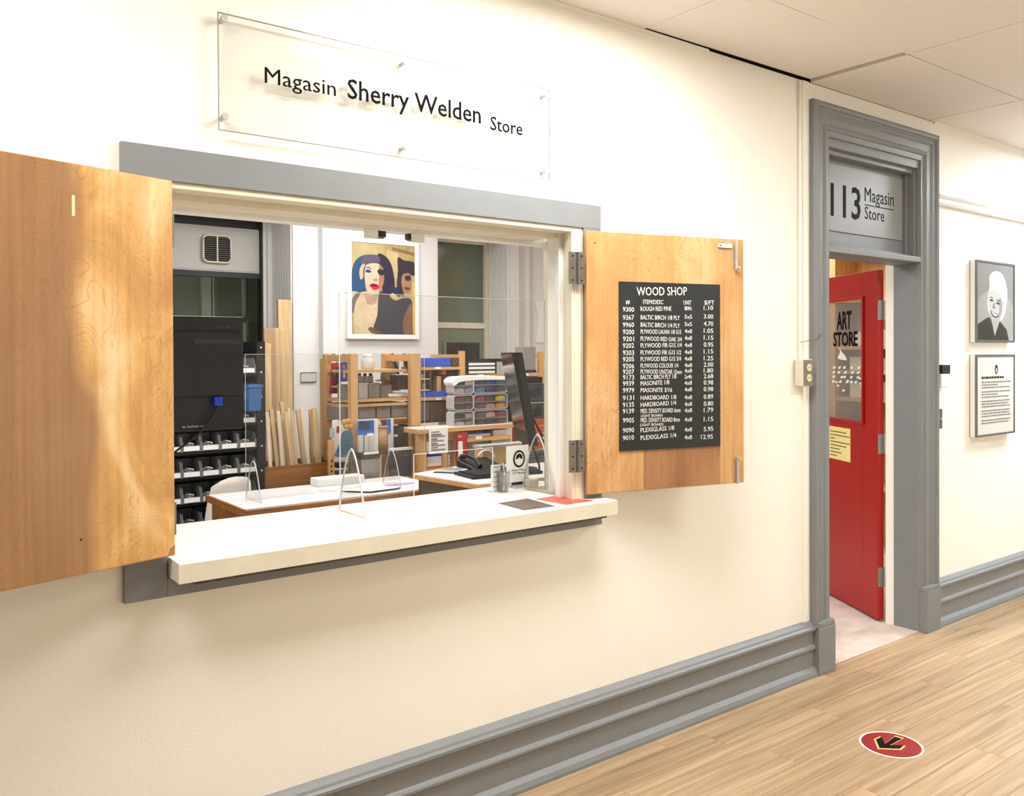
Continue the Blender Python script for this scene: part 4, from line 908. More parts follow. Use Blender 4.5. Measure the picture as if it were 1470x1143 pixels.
ORDN = ['first', 'second', 'third', 'fourth', 'fifth', 'sixth', 'seventh', 'eighth', 'ninth', 'tenth', 'eleventh', 'twelfth', 'thirteenth', 'fourteenth', 'fifteenth']
SORD = sorted(range(15), key=lambda k_: sticks[k_][0])
for i, (pxt, pyt, pxb) in enumerate(sticks):
    yy = BY+0.03+0.14*((i*7)%15)/15; top = at(pxt, pyt, yy); bot = at(pxb+2, 700, yy-0.0)
    bot = Vector((max(a.x+0.04, min(bot.x, b.x-0.04)), yy, 0.5)); dirv = (top-bot).normalized()
    r_ = random.choice((0.009, 0.012, 0.014)); sd = dirv.cross(Vector((0, 1, 0))).normalized()*r_; fw = Vector((0, r_*0.6, 0))
    vv = [bot-sd-fw, bot+sd-fw, bot+sd+fw, bot-sd+fw, top-sd-fw, top+sd-fw, top+sd+fw, top-sd+fw]
    solo('wood_stick', MB().add(vv, [(3, 2, 1, 0), (4, 5, 6, 7), (0, 1, 5, 4), (1, 2, 6, 5), (2, 3, 7, 6), (3, 0, 4, 7)], M_stick if i % 3 else mat('white_wood', (232, 218, 196), 0.6)), 'thin %s wood stick in the brown offcut box, %s from the left' % ('white' if i % 3 == 0 else 'pale', ORDN[SORD.index(i)]), 'stick', 'thin wood sticks in the offcut box')
boards = [(399, 418, 430, 4.15, 'tallest pale board leaning against the column'), (379, 395, 471, 3.97, 'wide board with a brown face left of the tallest board'), (394, 401, 471, 4.03, 'narrow pale board between the wide board and the tallest one'), (401, 409, 472, 4.09, 'second narrow pale board, just left of the tallest one'),
          (378, 389, 493, 3.91, 'shorter pale board in front of the wide board')]
for pxa, pxb_, pyt, yy, lab in boards:
    A_, B_ = at(pxa, pyt, yy), at(pxb_, pyt, yy); th = 0.03
    vv = [(A_.x-0.03, yy-0.12, 0), (B_.x-0.03, yy-0.12, 0), (B_.x-0.03, yy-0.12+th, 0), (A_.x-0.03, yy-0.12+th, 0), (A_.x, yy, A_.z), (B_.x, yy, A_.z), (B_.x, yy+th, A_.z), (A_.x, yy+th, A_.z)]
    solo('timber_board', MB().add(vv, [(3, 2, 1, 0), (4, 5, 6, 7), (0, 1, 5, 4), (1, 2, 6, 5), (2, 3, 7, 6), (3, 0, 4, 7)], (M_plankw if 'tallest' in lab[:8] or 'narrow' in lab else mat('brown_board', (168, 136, 102), 0.6, var=0.1, vscale=1.0, stretch=(30, 30, 2)) if 'wide' in lab[:5] else M_stick)), lab, 'board', 'boards leaning by the column', bev=0.003)
q = at(372, 496, 3.9); solo('timber_block', MB().box(q.x-0.01, q.x+0.05, 3.84, 3.88, q.z-0.03, q.z+0.02, M_plankw), 'short wooden block sticking out left of the boards', 'block')

# ---- open pine rack A
Y0, Y1 = 3.0, 3.40
AX = [(at(503.6, 560, Y0).x, at(514, 560, Y0).x), (at(590.5, 560, Y0).x, at(604, 560, Y0).x)]
ZT = 1.605
PR = t = thing('pine_rack', 'open pine shelving rack with four posts and hanging tools behind the desk', 'rack', (3.05, 3.2, 0))
for (xa, xb) in AX:
    part('post', MB().box(xa, xb, Y0, Y0+0.05, 0, ZT, M_pine), t, bev=0.002); part('post', MB().box(xa-0.005, xb-0.01, Y1, Y1+0.05, 0, ZT, M_pine), t, bev=0.002)
    part('top_rail', MB().box(xa+0.01, xb-0.015, Y0+0.05, Y1, ZT-0.06, ZT-0.01, wood('pine_wood_depth', (206, 160, 106), 0.16, 0.55, 'y')), t, bev=0.002)
def shz(py, Y=Y0+0.05): return at(530, py, Y).z
xa, xb = AX[0][1], AX[1][0]
levelsA = {'upper': (531, 535), 'middle': (573, 577), 'lower': (580, 584)}
for k, (p0, p1) in levelsA.items(): part('shelf', MB().box(AX[0][0]+0.01, AX[1][0], Y0+0.06, Y1+0.04, shz(p1), shz(p0), M_pineh), t)
part('shelf', MB().box(AX[0][0], AX[1][0], Y0+0.02, Y1+0.04, 0.45, 0.48, M_pineh), t)
q0, q1 = at(465, 515, Y1+0.15), at(471, 515, Y1+0.15)
solo('pine_post', MB().box(q0.x-0.01, q1.x, Y1+0.14, Y1+0.2, 0, q0.z, M_pine), 'lone pine post left of the open rack against the wall edge', 'post', bev=0.002)
# boxes and bottles on rack A
zA = shz(573)
def abox(px0, px1, py0, Y, d, m, lab, name='storage_box', cat='box', z0=None, grp=None):
    z0 = zA if z0 is None else z0; a = at(px0, py0, Y); b = at(px1, py0, Y)
    t_ = thing(name, lab, cat, ((a.x+b.x)/2, Y+d/2, z0), group=grp)
    part('body', MB().box(a.x, b.x, Y, Y+min(d, 0.12), z0+0.001, a.z-0.012, m), t_, bev=0.003); part('lid', MB().box(a.x-0.003, b.x+0.003, Y-0.003, Y+min(d, 0.12)+0.003, a.z-0.016, a.z, m), t_, bev=0.002)
    return t_
M_lg = mat('light_grey_box', (170, 166, 162), 0.6)
abox(515, 528, 550, 3.10, 0.22, M_lg, 'light grey box beside the left pine post')
abox(529, 545, 550, 3.12, 0.22, M_boxgrey, 'mid grey box in the middle of the pine rack')
abox(546, 562, 553, 3.16, 0.2, M_boxgrey, 'mid grey box partly behind the second far post')
abox(495, 503, 552, 3.10, 0.2, M_boxgrey, 'narrow grey box left of the near pine post')
abox(571, 590, 539, 3.14, 0.2, M_walnut, 'brown ribbed box beside the right near post', z0=shz(562))
zB = shz(531)
zU = shz(556)
for i, px in enumerate((516, 524, 532)):
    q = at(px, 555, 3.30)
    t_ = thing('label_bottle', 'white labelled bottle with black cap, %s of three on the rack' % ('left', 'middle', 'right')[i], 'bottle', (q.x, 3.30, shz(553, 3.30)), group='labelled bottles on the pine rack')
    zz = at(px, 552, 3.30).z; zt_ = at(px, 536, 3.30).z
    part('body', MB().lathe([(0.0, 0), (0.02, 0), (0.02, (zt_-zz)*0.7), (0.012, (zt_-zz)*0.8), (0, (zt_-zz)*0.8)], (q.x, 3.30, zz), M_paper, 14), t_); part('cap', MB().lathe([(0.013, (zt_-zz)*0.78), (0.013, zt_-zz), (0, zt_-zz)], (q.x, 3.30, zz), M_plastic, 12), t_)
part('shelf', MB().box(AX[0][0]+0.01, AX[1][0], 3.24, 3.43, at(530, 555, 3.3).z, at(530, 552.5, 3.3).z, M_pineh), t)
for i, (px, py) in enumerate(((549, 541), (565, 541), (565, 555))):
    q = at(px, py, 3.36); solo('small_jar', MB().lathe([(0.0, 0), (0.016, 0), (0.016, 0.035), (0.013, 0.04), (0.013, 0.048), (0, 0.048)], (q.x, 3.36, q.z-0.024), M_cream, 14), ('small cream jar behind the second far post', 'small cream jar on the upper cubby of the rack', 'small cream jar on the lower cubby of the rack')[i], 'jar')
    part('shelf', MB().box(q.x-0.03, q.x+0.045, 3.33, 3.42, q.z-0.034, q.z-0.0245, M_stick), t)
solo('sample_box', MB().box(at(558, 566, 3.15).x, at(590, 566, 3.15).x, 3.15, 3.33, shz(572), at(570, 565, 3.15).z, M_paper), 'flat white carton on the middle shelf beside the right post', 'carton', bev=0.002)
# lower storage drawers under the middle shelves
for i, (pa, pb) in enumerate(((492, 503), (515, 539), (541, 560), (562, 590))):
    a = at(pa, 585, 3.08); b = at(pb, 585, 3.08); zt_ = shz(585); zl = at(530, 601, 3.08).z
    t_ = None; _lab = ('narrow taupe drawer left of the near post', 'taupe drawer with a finger pull in the pine rack', 'taupe drawer second from the right post', 'taupe drawer next to the right post')[i]
    t_ = part('drawer', MB().box(a.x, b.x, 3.08, 3.34, zl, zt_, M_boxgrey), PR, _lab, bev=0.002); mxx = (a.x+b.x)/2
    part('handle', MB().tube([(mxx-0.02, 3.079, zt_-0.012), (mxx, 3.072, zt_-0.02), (mxx+0.02, 3.079, zt_-0.012)], 0.003, M_hinge, 6), t_)
part('shelf', MB().box(AX[0][0], AX[1][0], Y0+0.06, Y1+0.04, at(530, 604, 3.08).z, at(530, 601.5, 3.08).z, M_pineh), t)
# standing displays behind the desk
ZL = 0.48
def stand_box(px0, px1, py0, py1, Y, d, m, name, lab, cat, bev_=0.003):
    a = at(px0, (py0+py1)/2, Y); b = at(px1, (py0+py1)/2, Y)
    return MB().box(a.x, b.x, Y, Y+d, at((px0+px1)/2, py1, Y).z, at((px0+px1)/2, py0, Y).z, m)
M_bl = mat('display_blue', (38, 110, 200), 0.45)
t_ = thing('brush_display', 'blue topped white display rack of grey brushes in the pine rack', 'display', (at(528, 640, 2.96).x, 2.99, 0.48))
part('back_card', stand_box(514, 543, 602, 650, 2.98, 0.02, M_white, '', '', ''), t_)
part('header', stand_box(514, 537, 604, 624, 2.965, 0.012, M_bl, '', '', ''), t_, 'blue header card')
for i, px in enumerate((516, 524.5)): part('brush_set', stand_box(px, px+7, 605, 616, 2.958, 0.006, mat('slate', (44, 56, 74), 0.5), '', '', ''), t_)
for i, px in enumerate((515.5, 523.5, 530.5)): part('tube', stand_box(px, px+6.5, 625, 650, 2.955, 0.018, mat('pale_tube', (206, 204, 202), 0.5), '', '', ''), t_, bev=0.004)
part('label_tag', stand_box(527, 536, 622, 626, 2.957, 0.003, M_paper, '', '', ''), t_)
t_ = thing('waste_bin', 'steel fronted bin with a charcoal rim below the blue display', 'bin', (at(531, 680, 2.90).x, 2.95, 0.4))
a, b = at(518, 668, 2.88), at(545, 668, 2.88)
part('body', MB().prism([(a.x+0.008, at(531, 688, 2.88).z), (b.x, at(531, 688, 2.88).z), (b.x, at(531, 658, 2.88).z), (a.x+0.004, at(531, 658, 2.88).z)], 2.88, 2.97, M_steel), t_, bev=0.006)
part('rim', MB().box(a.x, b.x+0.004, 2.875, 2.975, at(531, 659, 2.88).z, at(531, 650, 2.88).z, mat('charcoal', (52, 54, 56), 0.5)).box(a.x+0.02, b.x-0.01, 2.872, 2.88, at(531, 652.5, 2.88).z, at(531, 649, 2.88).z, M_white), t_, bev=0.003)
t_ = thing('kraft_tube', 'tall brown kraft paper tube beside the blue display', 'tube', (at(550, 640, 3.0).x, 3.0, 0.6))
q = at(550, 615, 2.98); part('body', MB().lathe([(0.0, at(550, 652, 2.98).z-0.6), (0.04, at(550, 652, 2.98).z-0.6), (0.04, q.z-0.6), (0.0, q.z-0.6)], (q.x, 3.0, 0.6), wood('kraft_paper', (168, 132, 92), 0.1), 20), t_)
part('fringe', MB().lathe([(0.042, q.z-0.602), (0.048, q.z-0.588), (0.03, q.z-0.58)], (q.x, 3.0, 0.6), MT['kraft_paper'], 12, smooth=False), t_)
t_ = thing('display_board', 'narrow white panel with a blue upper sheet between tube and slate board', 'panel', (at(557, 630, 3.02).x, 3.03, 0.5))
part('panel', stand_box(557, 565, 601, 650, 3.03, 0.015, M_white, '', '', ''), t_); part('sheet', stand_box(554, 561, 602, 622, 3.02, 0.006, M_bl, '', '', ''), t_, 'blue sheet')
SB = solo('slate_board', stand_box(560, 591, 646, 685, 2.90, 0.02, mat('slate_blue', (64, 68, 82), 0.6), '', '', ''), 'dark slate blue board standing behind the desk', 'board', bev=0.002)
part('top_strip', stand_box(560, 593, 643, 646.5, 2.895, 0.03, M_white, '', '', ''), SB, 'white top strip')
t_ = thing('dark_bag_stack', 'dark bundle of bagged goods on the shelf above the slate board', 'bag', (at(576, 640, 3.1).x, 3.15, 0.6))
part('bag', MB().prism(spline([(at(p_[0], p_[1], 3.1).x, at(p_[0], p_[1], 3.1).z) for p_ in ((564, 645), (562, 622), (568, 612), (580, 614), (591, 611), (592, 645))]), 3.1, 3.25, mat('dark_bag', (52, 50, 42), 0.35, var=0.5, vscale=25)), t_, bev=0.01)
part('label_tag', stand_box(566, 571, 624, 627, 3.095, 0.004, M_paper, '', '', ''), t_); part('box_stack', stand_box(583, 592, 624, 640, 3.09, 0.01, mat('gold_dark', (120, 84, 30), 0.5, var=0.6, vscale=60), '', '', ''), t_)
solo('orange_trays', stand_box(565, 592, 601, 609, 3.1, 0.2, mat('orange_tray', (206, 130, 70), 0.5), '', '', ''), 'orange brown tray above the dark bags', 'tray', bev=0.003)
t_ = thing('teal_apron', 'teal blue cloth apron hanging left of the near pine post', 'apron', (at(497, 630, 2.96).x, 2.97, 0.9))
part('cloth', MB().prism(spline([(at(p_[0], p_[1], 2.97).x, at(p_[0], p_[1], 2.97).z) for p_ in ((493, 620), (505, 622), (505, 655), (496, 656), (481, 655), (487, 640))]), 2.96, 2.98, mat('teal_cloth', (58, 98, 116), 0.85, var=0.25, vscale=14)), t_)
t_ = thing('sponge_bag', 'clear bag of round tan sponges above the teal apron', 'bag', (at(498, 610, 2.98).x, 2.98, 1.05))
for i, (px, py) in enumerate(((494, 606), (500, 605), (497, 612), (503, 612))):
    q = at(px, py, 2.98); sp = MB().lathe([(0.0001, -0.022), (0.014, -0.017), (0.022, 0), (0.014, 0.017), (0.0001, 0.022)], (q.x, 2.98, q.z), mat('sponge_tan', (196, 150, 80), 0.6), 12); part('sponge', sp, t_)
t_ = thing('hanging_ornament', 'white and red tag cluster hanging on the left far post', 'tag', (at(482, 610, 3.1).x, 3.1, 1.0))
part('tag', stand_box(478, 486, 603, 614, 3.1, 0.01, M_paper, '', '', ''), t_); part('ribbon', stand_box(484, 488, 612, 622, 3.09, 0.01, mat('ribbon_red', (170, 50, 40), 0.6), '', '', ''), t_, 'red ribbon'); part('tag', stand_box(474, 480, 615, 628, 3.1, 0.01, mat('pale_teal', (170, 200, 196), 0.5), '', '', ''), t_)
# perforated strip + shelf clutter lower left
t_ = thing('bin_bracket', 'perforated wooden strip with dark parts left of the waste bin', 'bracket', (at(476, 680, 3.0).x, 3.0, 0.5))
st = part('strip', stand_box(472, 480, 632, 692, 3.0, 0.02, M_pine, '', '', ''), t_)
for k in range(4): q = at(476, 662+k*7.5, 3.0); part('hole', MB().box(q.x-0.006, q.x+0.006, 2.998, 3.0, q.z-0.006, q.z+0.006, M_dark), st)
for i, (pa, pb, ya, yb, col) in enumerate(((484, 500, 664, 672, (40, 44, 60)), (486, 504, 676, 687, (96, 100, 106)), (484, 492, 683, 691, (190, 140, 40)))):
    solo('tool_part', stand_box(pa, pb, ya, yb, 3.0, 0.08, mat('tool%d' % i, col, 0.4), '', '', ''), ('navy blue tool case left of the waste bin', 'grey tool case below the navy one', 'yellow gripped tool on the lowest shelf')[i], 'tool', bev=0.008)
# blister packs on hooks
def hookpack(name, lab, px0, px1, py0, py1, Y, m, tool, lean=0.0, rail=0):
    a, b = at(px0, py0, Y), at(px1, py1, Y)
    t_ = thing(name, lab, 'package', ((a.x+b.x)/2, Y, b.z))
    part('card', MB().prism([(a.x+lean, a.z), (b.x+lean, a.z), (b.x, b.z), (a.x, b.z)], Y, Y+0.003, m), t_)
    tool(t_, a, b, Y); hx = (a.x+b.x)/2+lean; rx = AX[rail][0]+0.012
    part('hook', MB().tube([(hx, Y-0.004, a.z-0.006), (hx, Y-0.004, ZT-0.05), ((hx+rx)/2, Y, ZT), (rx, Y, ZT-0.008), (rx+0.03, Y, ZT-0.008)], 0.004, M_black, 6), t_)
def cutter(t_, a, b, Y):
    w_ = b.x-a.x
    part('tool', MB().tube([(a.x+w_*0.75, Y-0.012, a.z-0.03), (a.x+w_*0.6, Y-0.014, (a.z+b.z)/2), (a.x+w_*0.5, Y-0.014, b.z+0.05), (a.x+w_*0.1, Y-0.012, b.z+0.01)], [0.008, 0.014, 0.012, 0.01], M_plastic, 8), t_)
    part('blister', MB().box(a.x+w_*0.3, b.x-0.004, Y-0.022, Y, b.z+0.03, a.z-0.04, M_acr), t_); part('label_tag', MB().box(a.x+w_*0.5, a.x+w_*0.8, Y-0.003, Y, a.z-0.09, a.z-0.075, M_paper), t_)
def window_tool(t_, a, b, Y):
    w_ = b.x-a.x; part('inset', MB().box(a.x+w_*0.2, a.x+w_*0.6, Y-0.004, Y, a.z-0.05, a.z-0.02, M_boxgrey).box(a.x+w_*0.35, a.x+w_*0.6, Y-0.004, Y, b.z+0.03, b.z+0.08, M_cream), t_)
hookpack('tool_pack', 'red carded tool in a blister pack hanging on the left of the rack', 472, 488, 521, 565, 3.33, mat('pack_red', (172, 44, 52), 0.4), cutter, 0.02)
hookpack('tool_pack', 'blue carded tool pack hanging beside the red one', 489, 499.5, 520, 548, 3.15, mat('pack_blue', (34, 62, 160), 0.4), window_tool)
def wire_tool(t_, a, b, Y):
    part('tool', MB().tube([((a.x+b.x)/2-0.02, Y-0.01, a.z), ((a.x+b.x)/2, Y-0.012, (a.z+b.z)/2), (b.x-0.01, Y-0.01, b.z)], [0.006, 0.012, 0.008], M_plastic, 8), t_)
hookpack('tool_pack', 'clear grey pack with a black handled tool, left of the pair', 563, 573, 519, 537, 3.33, mat('pack_grey', (150, 152, 150), 0.5), wire_tool, 0.0, 1)
hookpack('tool_pack', 'clear pack with a looped black tool beside the right near post', 579, 588, 517, 536, 3.15, mat('pack_tan', (170, 160, 140), 0.5), wire_tool, 0.0, 1)
# glass jars on top, against the wall
for i, (px, lab) in enumerate(((524, 'faint glass jar with dark lid dots on top of the rack'),)):
    q = at(px+4, 526, 3.25); t_ = thing('glass_jar', lab, 'jar', (q.x, 3.25, shz(531)))
    part('body', MB().lathe([(0, 0), (0.045, 0), (0.05, 0.02), (0.05, 0.075), (0.03, 0.09), (0.03, 0.1)], (q.x, 3.25, shz(531)), M_acre, 20), t_); part('lid', MB().lathe([(0, 0.115), (0.032, 0.115), (0.032, 0.098)], (q.x, 3.25, shz(531)), M_white, 16), t_)

# ---- pine shelf unit B on the right with worktop
UY = 3.05
t = thing('pine_shelf_unit', 'pine shelf unit with label strips above the organizer worktop', 'shelving', (3.9, UY+0.2, 0))
def ub(px0, px1, py0, py1, Y=UY, d=0.3, m=M_pineh): return stand_box(px0, px1, py0, py1, Y, d, m, '', '', '')
part('upright', ub(661, 668, 504, 606, d=0.03, m=M_pine), t, bev=0.002)
part('top_rail', ub(620, 662, 509, 514, Y=UY+0.25, d=0.03), t)
part('shelf', ub(605, 661, 527, 531), t); part('shelf', ub(603, 661, 570, 574.5), t); part('shelf', ub(668, 776, 537, 541), t)
part('upright', ub(774, 783, 505, 560, Y=UY+0.12, d=0.03, m=M_pine), t)
part('top_rail', ub(738, 776, 508, 513, Y=UY+0.25, d=0.03), t)
part('back_panel', ub(604, 661, 531, 606, Y=UY+0.3, d=0.01, m=M_walnut), t); part('back_panel', ub(668, 783, 541, 606, Y=UY+0.3, d=0.01, m=M_walnut), t)
part('cubby', ub(604, 617, 546, 548, d=0.2, m=M_stick).box(0, 0, 0, 0, 0, 0, M_stick), t) if False else part('cubby', ub(604, 617, 543.5, 545, d=0.2, m=M_stick), t)
part('cubby', ub(604, 617, 559.5, 561, d=0.2, m=M_stick), t); part('cubby_side', ub(617, 619, 531, 561, d=0.25, m=M_walnut), t); part('cubby_side', ub(619, 625, 531, 561, Y=UY+0.1, d=0.15, m=M_walnut), t)
part('cubby_side', ub(627, 633, 540, 562, Y=UY+0.05, d=0.1, m=M_pine), t); part('cubby_side', ub(642, 645, 540, 562, Y=UY+0.05, d=0.1, m=M_pine), t)
for px, py in ((629, 528.5), (630, 573), (690, 539), (755, 538)):
    part('label_strip', ub(px-4, px+4, py-1.6, py+1.4, Y=UY-0.003, d=0.003, m=M_paper), t, 'white shelf label')
solo('blue_box', ub(612, 647, 514, 526.5, Y=UY+0.02, d=0.2, m=M_blue), 'bright blue box on the top shelf of the right unit', 'box', bev=0.002)
solo('grey_box', ub(649, 659, 513.5, 525, Y=UY+0.02, d=0.2, m=M_walnut), 'dark grey box right of the upper blue box', 'box', bev=0.002)
solo('blue_box', ub(605, 644, 562, 570, Y=UY+0.02, d=0.2, m=M_blue), 'flat blue box on the second shelf left of the organizers', 'box', bev=0.002)
for i in range(4): solo('white_tray', ub(600, 611, 510.5+i*4.2, 514+i*4.2, Y=UY+0.1, d=0.16, m=M_white), ('topmost of the four white trays left of the blue box', 'second white tray from the top of its stack', 'third white tray from the top of its stack', 'lowest white tray in the stack on the shelf')[i], 'tray', 'white trays left of the blue box')
for i, px in enumerate((606.5, 612.5)): solo('small_jar', MB().lathe([(0, 0), (0.011, 0), (0.011, 0.03), (0, 0.03)], (at(px, 543, UY+0.08).x, UY+0.08, at(px, 543.5, UY+0.05).z), M_paper, 12), ('tiny white jar at the left of the right unit cubby', 'tiny white jar at the right of the right unit cubby')[i], 'jar')
solo('small_jar', MB().lathe([(0, 0), (0.02, 0), (0.02, 0.035), (0.016, 0.045), (0, 0.045)], (at(610, 559, UY+0.08).x, UY+0.08, at(610, 559.5, UY+0.05).z), mat('pale_blue', (196, 206, 220), 0.5), 14), 'pale blue jar in the lower cubby of the right unit', 'jar')
solo('black_crate', ub(643, 660, 532, 540, Y=UY+0.03, d=0.15, m=M_plastic), 'low black tray right of the orange carton', 'tray', bev=0.002)
solo('orange_carton', ub(634, 641, 531.5, 538, Y=UY+0.04, d=0.1, m=mat('orange_carton', (206, 110, 50), 0.5)), 'small orange carton under the upper shelf', 'carton', bev=0.002)
solo('dark_cabinet', ub(618, 646, 577, 605, Y=UY+0.02, d=0.22, m=M_walnut), 'dark brown glossy cabinet below the flat blue box', 'cabinet', bev=0.003)
solo('grey_bin', ub(602, 617, 577, 604, Y=UY+0.02, d=0.22, m=mat('dim_grey', (92, 88, 86), 0.5)), 'dim grey bin left of the dark brown cabinet', 'bin', bev=0.003)
# books stacked, white with black spines
for i, py in enumerate((519, 524.6, 530.6)):
    t_ = thing('white_binder', ('topmost', 'middle', 'lowest')[i]+' white binder with a dark gap in the stack left of the side-on monitor', 'binder', (at(693, 530, UY).x, UY+0.1, at(693, py+5, UY).z), group='white binders in a stack')
    part('cover', ub(672, 713, py, py+6.0, d=0.2, m=M_plastic), t_); part('pages', ub(673.5, 710.5, py+2, py+5.4, Y=UY-0.006, d=0.19, m=M_white), t_)
solo('black_folder', ub(698, 722, 515, 519.5, d=0.18, m=M_plastic), 'thin black folder lying on top of the white binders', 'folder')
t_ = thing('grey_file_box', 'tall light grey file box standing right of the side-on monitor', 'box', (at(760, 515, UY).x, UY, at(760, 537, UY).z))
part('body', ub(752, 769, 498, 531.5, Y=UY+0.02, d=0.12, m=mat('file_grey', (140, 138, 136), 0.5)), t_, bev=0.002); part('base', ub(751, 770, 531.5, 535, Y=UY+0.015, d=0.14, m=M_plastic), t_)
# worktop with legs
WYY = 2.78
t = thing('worktop', 'white topped pine worktop carrying the clear organizers', 'table', (3.8, WYY+0.3, 0))
wa, wb = at(601, 612, WYY), at(736, 612, WYY)
zt_ = at(650, 613, WYY).z
part('table_top', MB().box(wa.x, wb.x, WYY, 2.985, zt_-0.005, zt_, M_sill), t); part('table_edge', MB().box(wa.x-0.004, wb.x, WYY-0.01, 2.985, zt_-0.035, zt_-0.005, M_pineh), t, bev=0.002)
for pa, pb in ((601, 613), (652, 657.5)):
    a = at(pa, 650, WYY+0.02); b = at(pb, 650, WYY+0.02); part('leg', MB().box(a.x, b.x, WYY+0.02, WYY+0.07, 0, zt_-0.035, M_pine), t, bev=0.002)
part('apron', MB().box(wa.x+0.02, at(655, 620, WYY).x, WYY+0.03, WYY+0.05, zt_-0.10, zt_-0.035, M_pineh), t)
part('shelf', MB().box(at(658, 630, WYY).x, wb.x, WYY+0.02, 2.985, at(690, 634, WYY).z, at(690, 628, WYY).z, M_pineh), t)
part('label_strip', ub(683, 692, 626, 631, Y=WYY+0.014, d=0.004, m=M_paper), t)
# books under worktop
zsh = at(690, 628, WYY).z
for i, (pa, pb, p0, p1, col, lab) in enumerate(((672, 706, 619, 623, (28, 60, 130), 'flat navy book on the shelf under the worktop'), (672, 704, 623, 627, (230, 228, 224), 'white book below the navy one'), (708, 734, 617, 625.5, (226, 226, 224), 'stack of white paper right of the navy book'))):
    solo('shelf_book', ub(pa, pb, p0, p1, Y=WYY+0.03, d=0.15, m=mat('book%d' % i, col, 0.6)), lab, 'book', bev=0.001)
solo('taupe_drawer', ub(672, 704, 634, 650, Y=WYY+0.06, d=0.14, m=M_boxgrey), 'taupe storage box under the shelf behind the keyboard', 'box', bev=0.003)
solo('pale_drawer', ub(706, 734, 631, 650, Y=WYY+0.04, d=0.15, m=M_lg), 'pale grey storage box left of the mask notice', 'box', bev=0.003)
# taped notice and red pack
t_ = thing('taped_notice', 'white sheet of printed text hanging from the worktop edge', 'notice', (at(630, 640, WYY-0.015).x, WYY-0.02, at(630, 651, WYY).z))
part('sheet', ub(616, 643, 616, 651, Y=WYY-0.018, d=0.002, m=M_paper), t_)
mb = MB()
for k, (pa, wd, th) in enumerate(((619, 12, 1), (619, 15, 2.0), (619, 20, .6), (619, 9, 2.2), (619, 18, .6), (619, 9, 2.0), (619, 20, .6), (619, 10, 1.2), (619, 20, .6))):
    py = 620+k*3.2; a = at(pa, py, WYY-0.018); b = at(pa+wd, py+th, WYY-0.018); mb.box(a.x, b.x, WYY-0.0187, WYY-0.018, b.z, a.z, gi)
part('lettering', mb, t_)
t_ = thing('red_package', 'red hanging package with a white tube inside by the worktop leg', 'package', (at(664, 640, WYY).x, WYY-0.02, at(664, 665, WYY).z))
part('card', ub(656, 671, 621, 655, Y=WYY-0.02, d=0.01, m=mat('package_red', (176, 24, 34), 0.4)), t_); part('tube', ub(658.5, 664.5, 634, 656, Y=WYY-0.032, d=0.012, m=M_paper), t_, 'white tube', bev=0.004)
mb = MB(); q = at(657.5, 628, WYY-0.0205); mb.text('STAPLE', M_paper, facing(q.x, WYY-0.0203, q.z), width=0.035, height=0.011); part('lettering', mb, t_)
part('tail', ub(660, 669, 655, 667, Y=WYY-0.018, d=0.008, m=mat('package_brown', (120, 60, 30), 0.4)), t_)
# stack of books left under table
for i, (p0, p1, col, lab) in enumerate(((652, 655.5, (30, 80, 180), 'blue topped book on the stack below the notice'), (655.5, 660, (232, 230, 226), 'second book down in the stack below the notice'), (660, 664.5, (226, 226, 224), 'third book down in the stack below the notice'), (664.5, 669, (236, 234, 230), 'fourth book down in the stack below the notice'), (669, 671.5, (206, 110, 50), 'orange book at the bottom of the stack below the notice'))):
    solo('stack_book', ub(613.5, 634, p0, p1, Y=WYY+0.03, d=0.16, m=mat('stackbook%d' % i, col, 0.6)), lab, 'book', 'books below the taped notice', bev=0.001)
solo('book_ledge', ub(612, 657, 671.5, 676, Y=WYY+0.02, d=0.18, m=M_pineh), 'pine ledge carrying the book stack', 'ledge')
for i in range(3): solo('paper_pack', ub(643, 652, 653+i*5, 657.6+i*5, Y=WYY+0.08, d=0.12, m=M_paper), ('topmost', 'middle', 'lowest')[i]+' white paper pack right of the tan block', 'paper', 'paper packs under the worktop')
solo('tan_block', ub(634.5, 642, 651, 671, Y=WYY+0.05, d=0.06, m=M_stick), 'upright tan wooden block beside the book stack', 'block', bev=0.003)

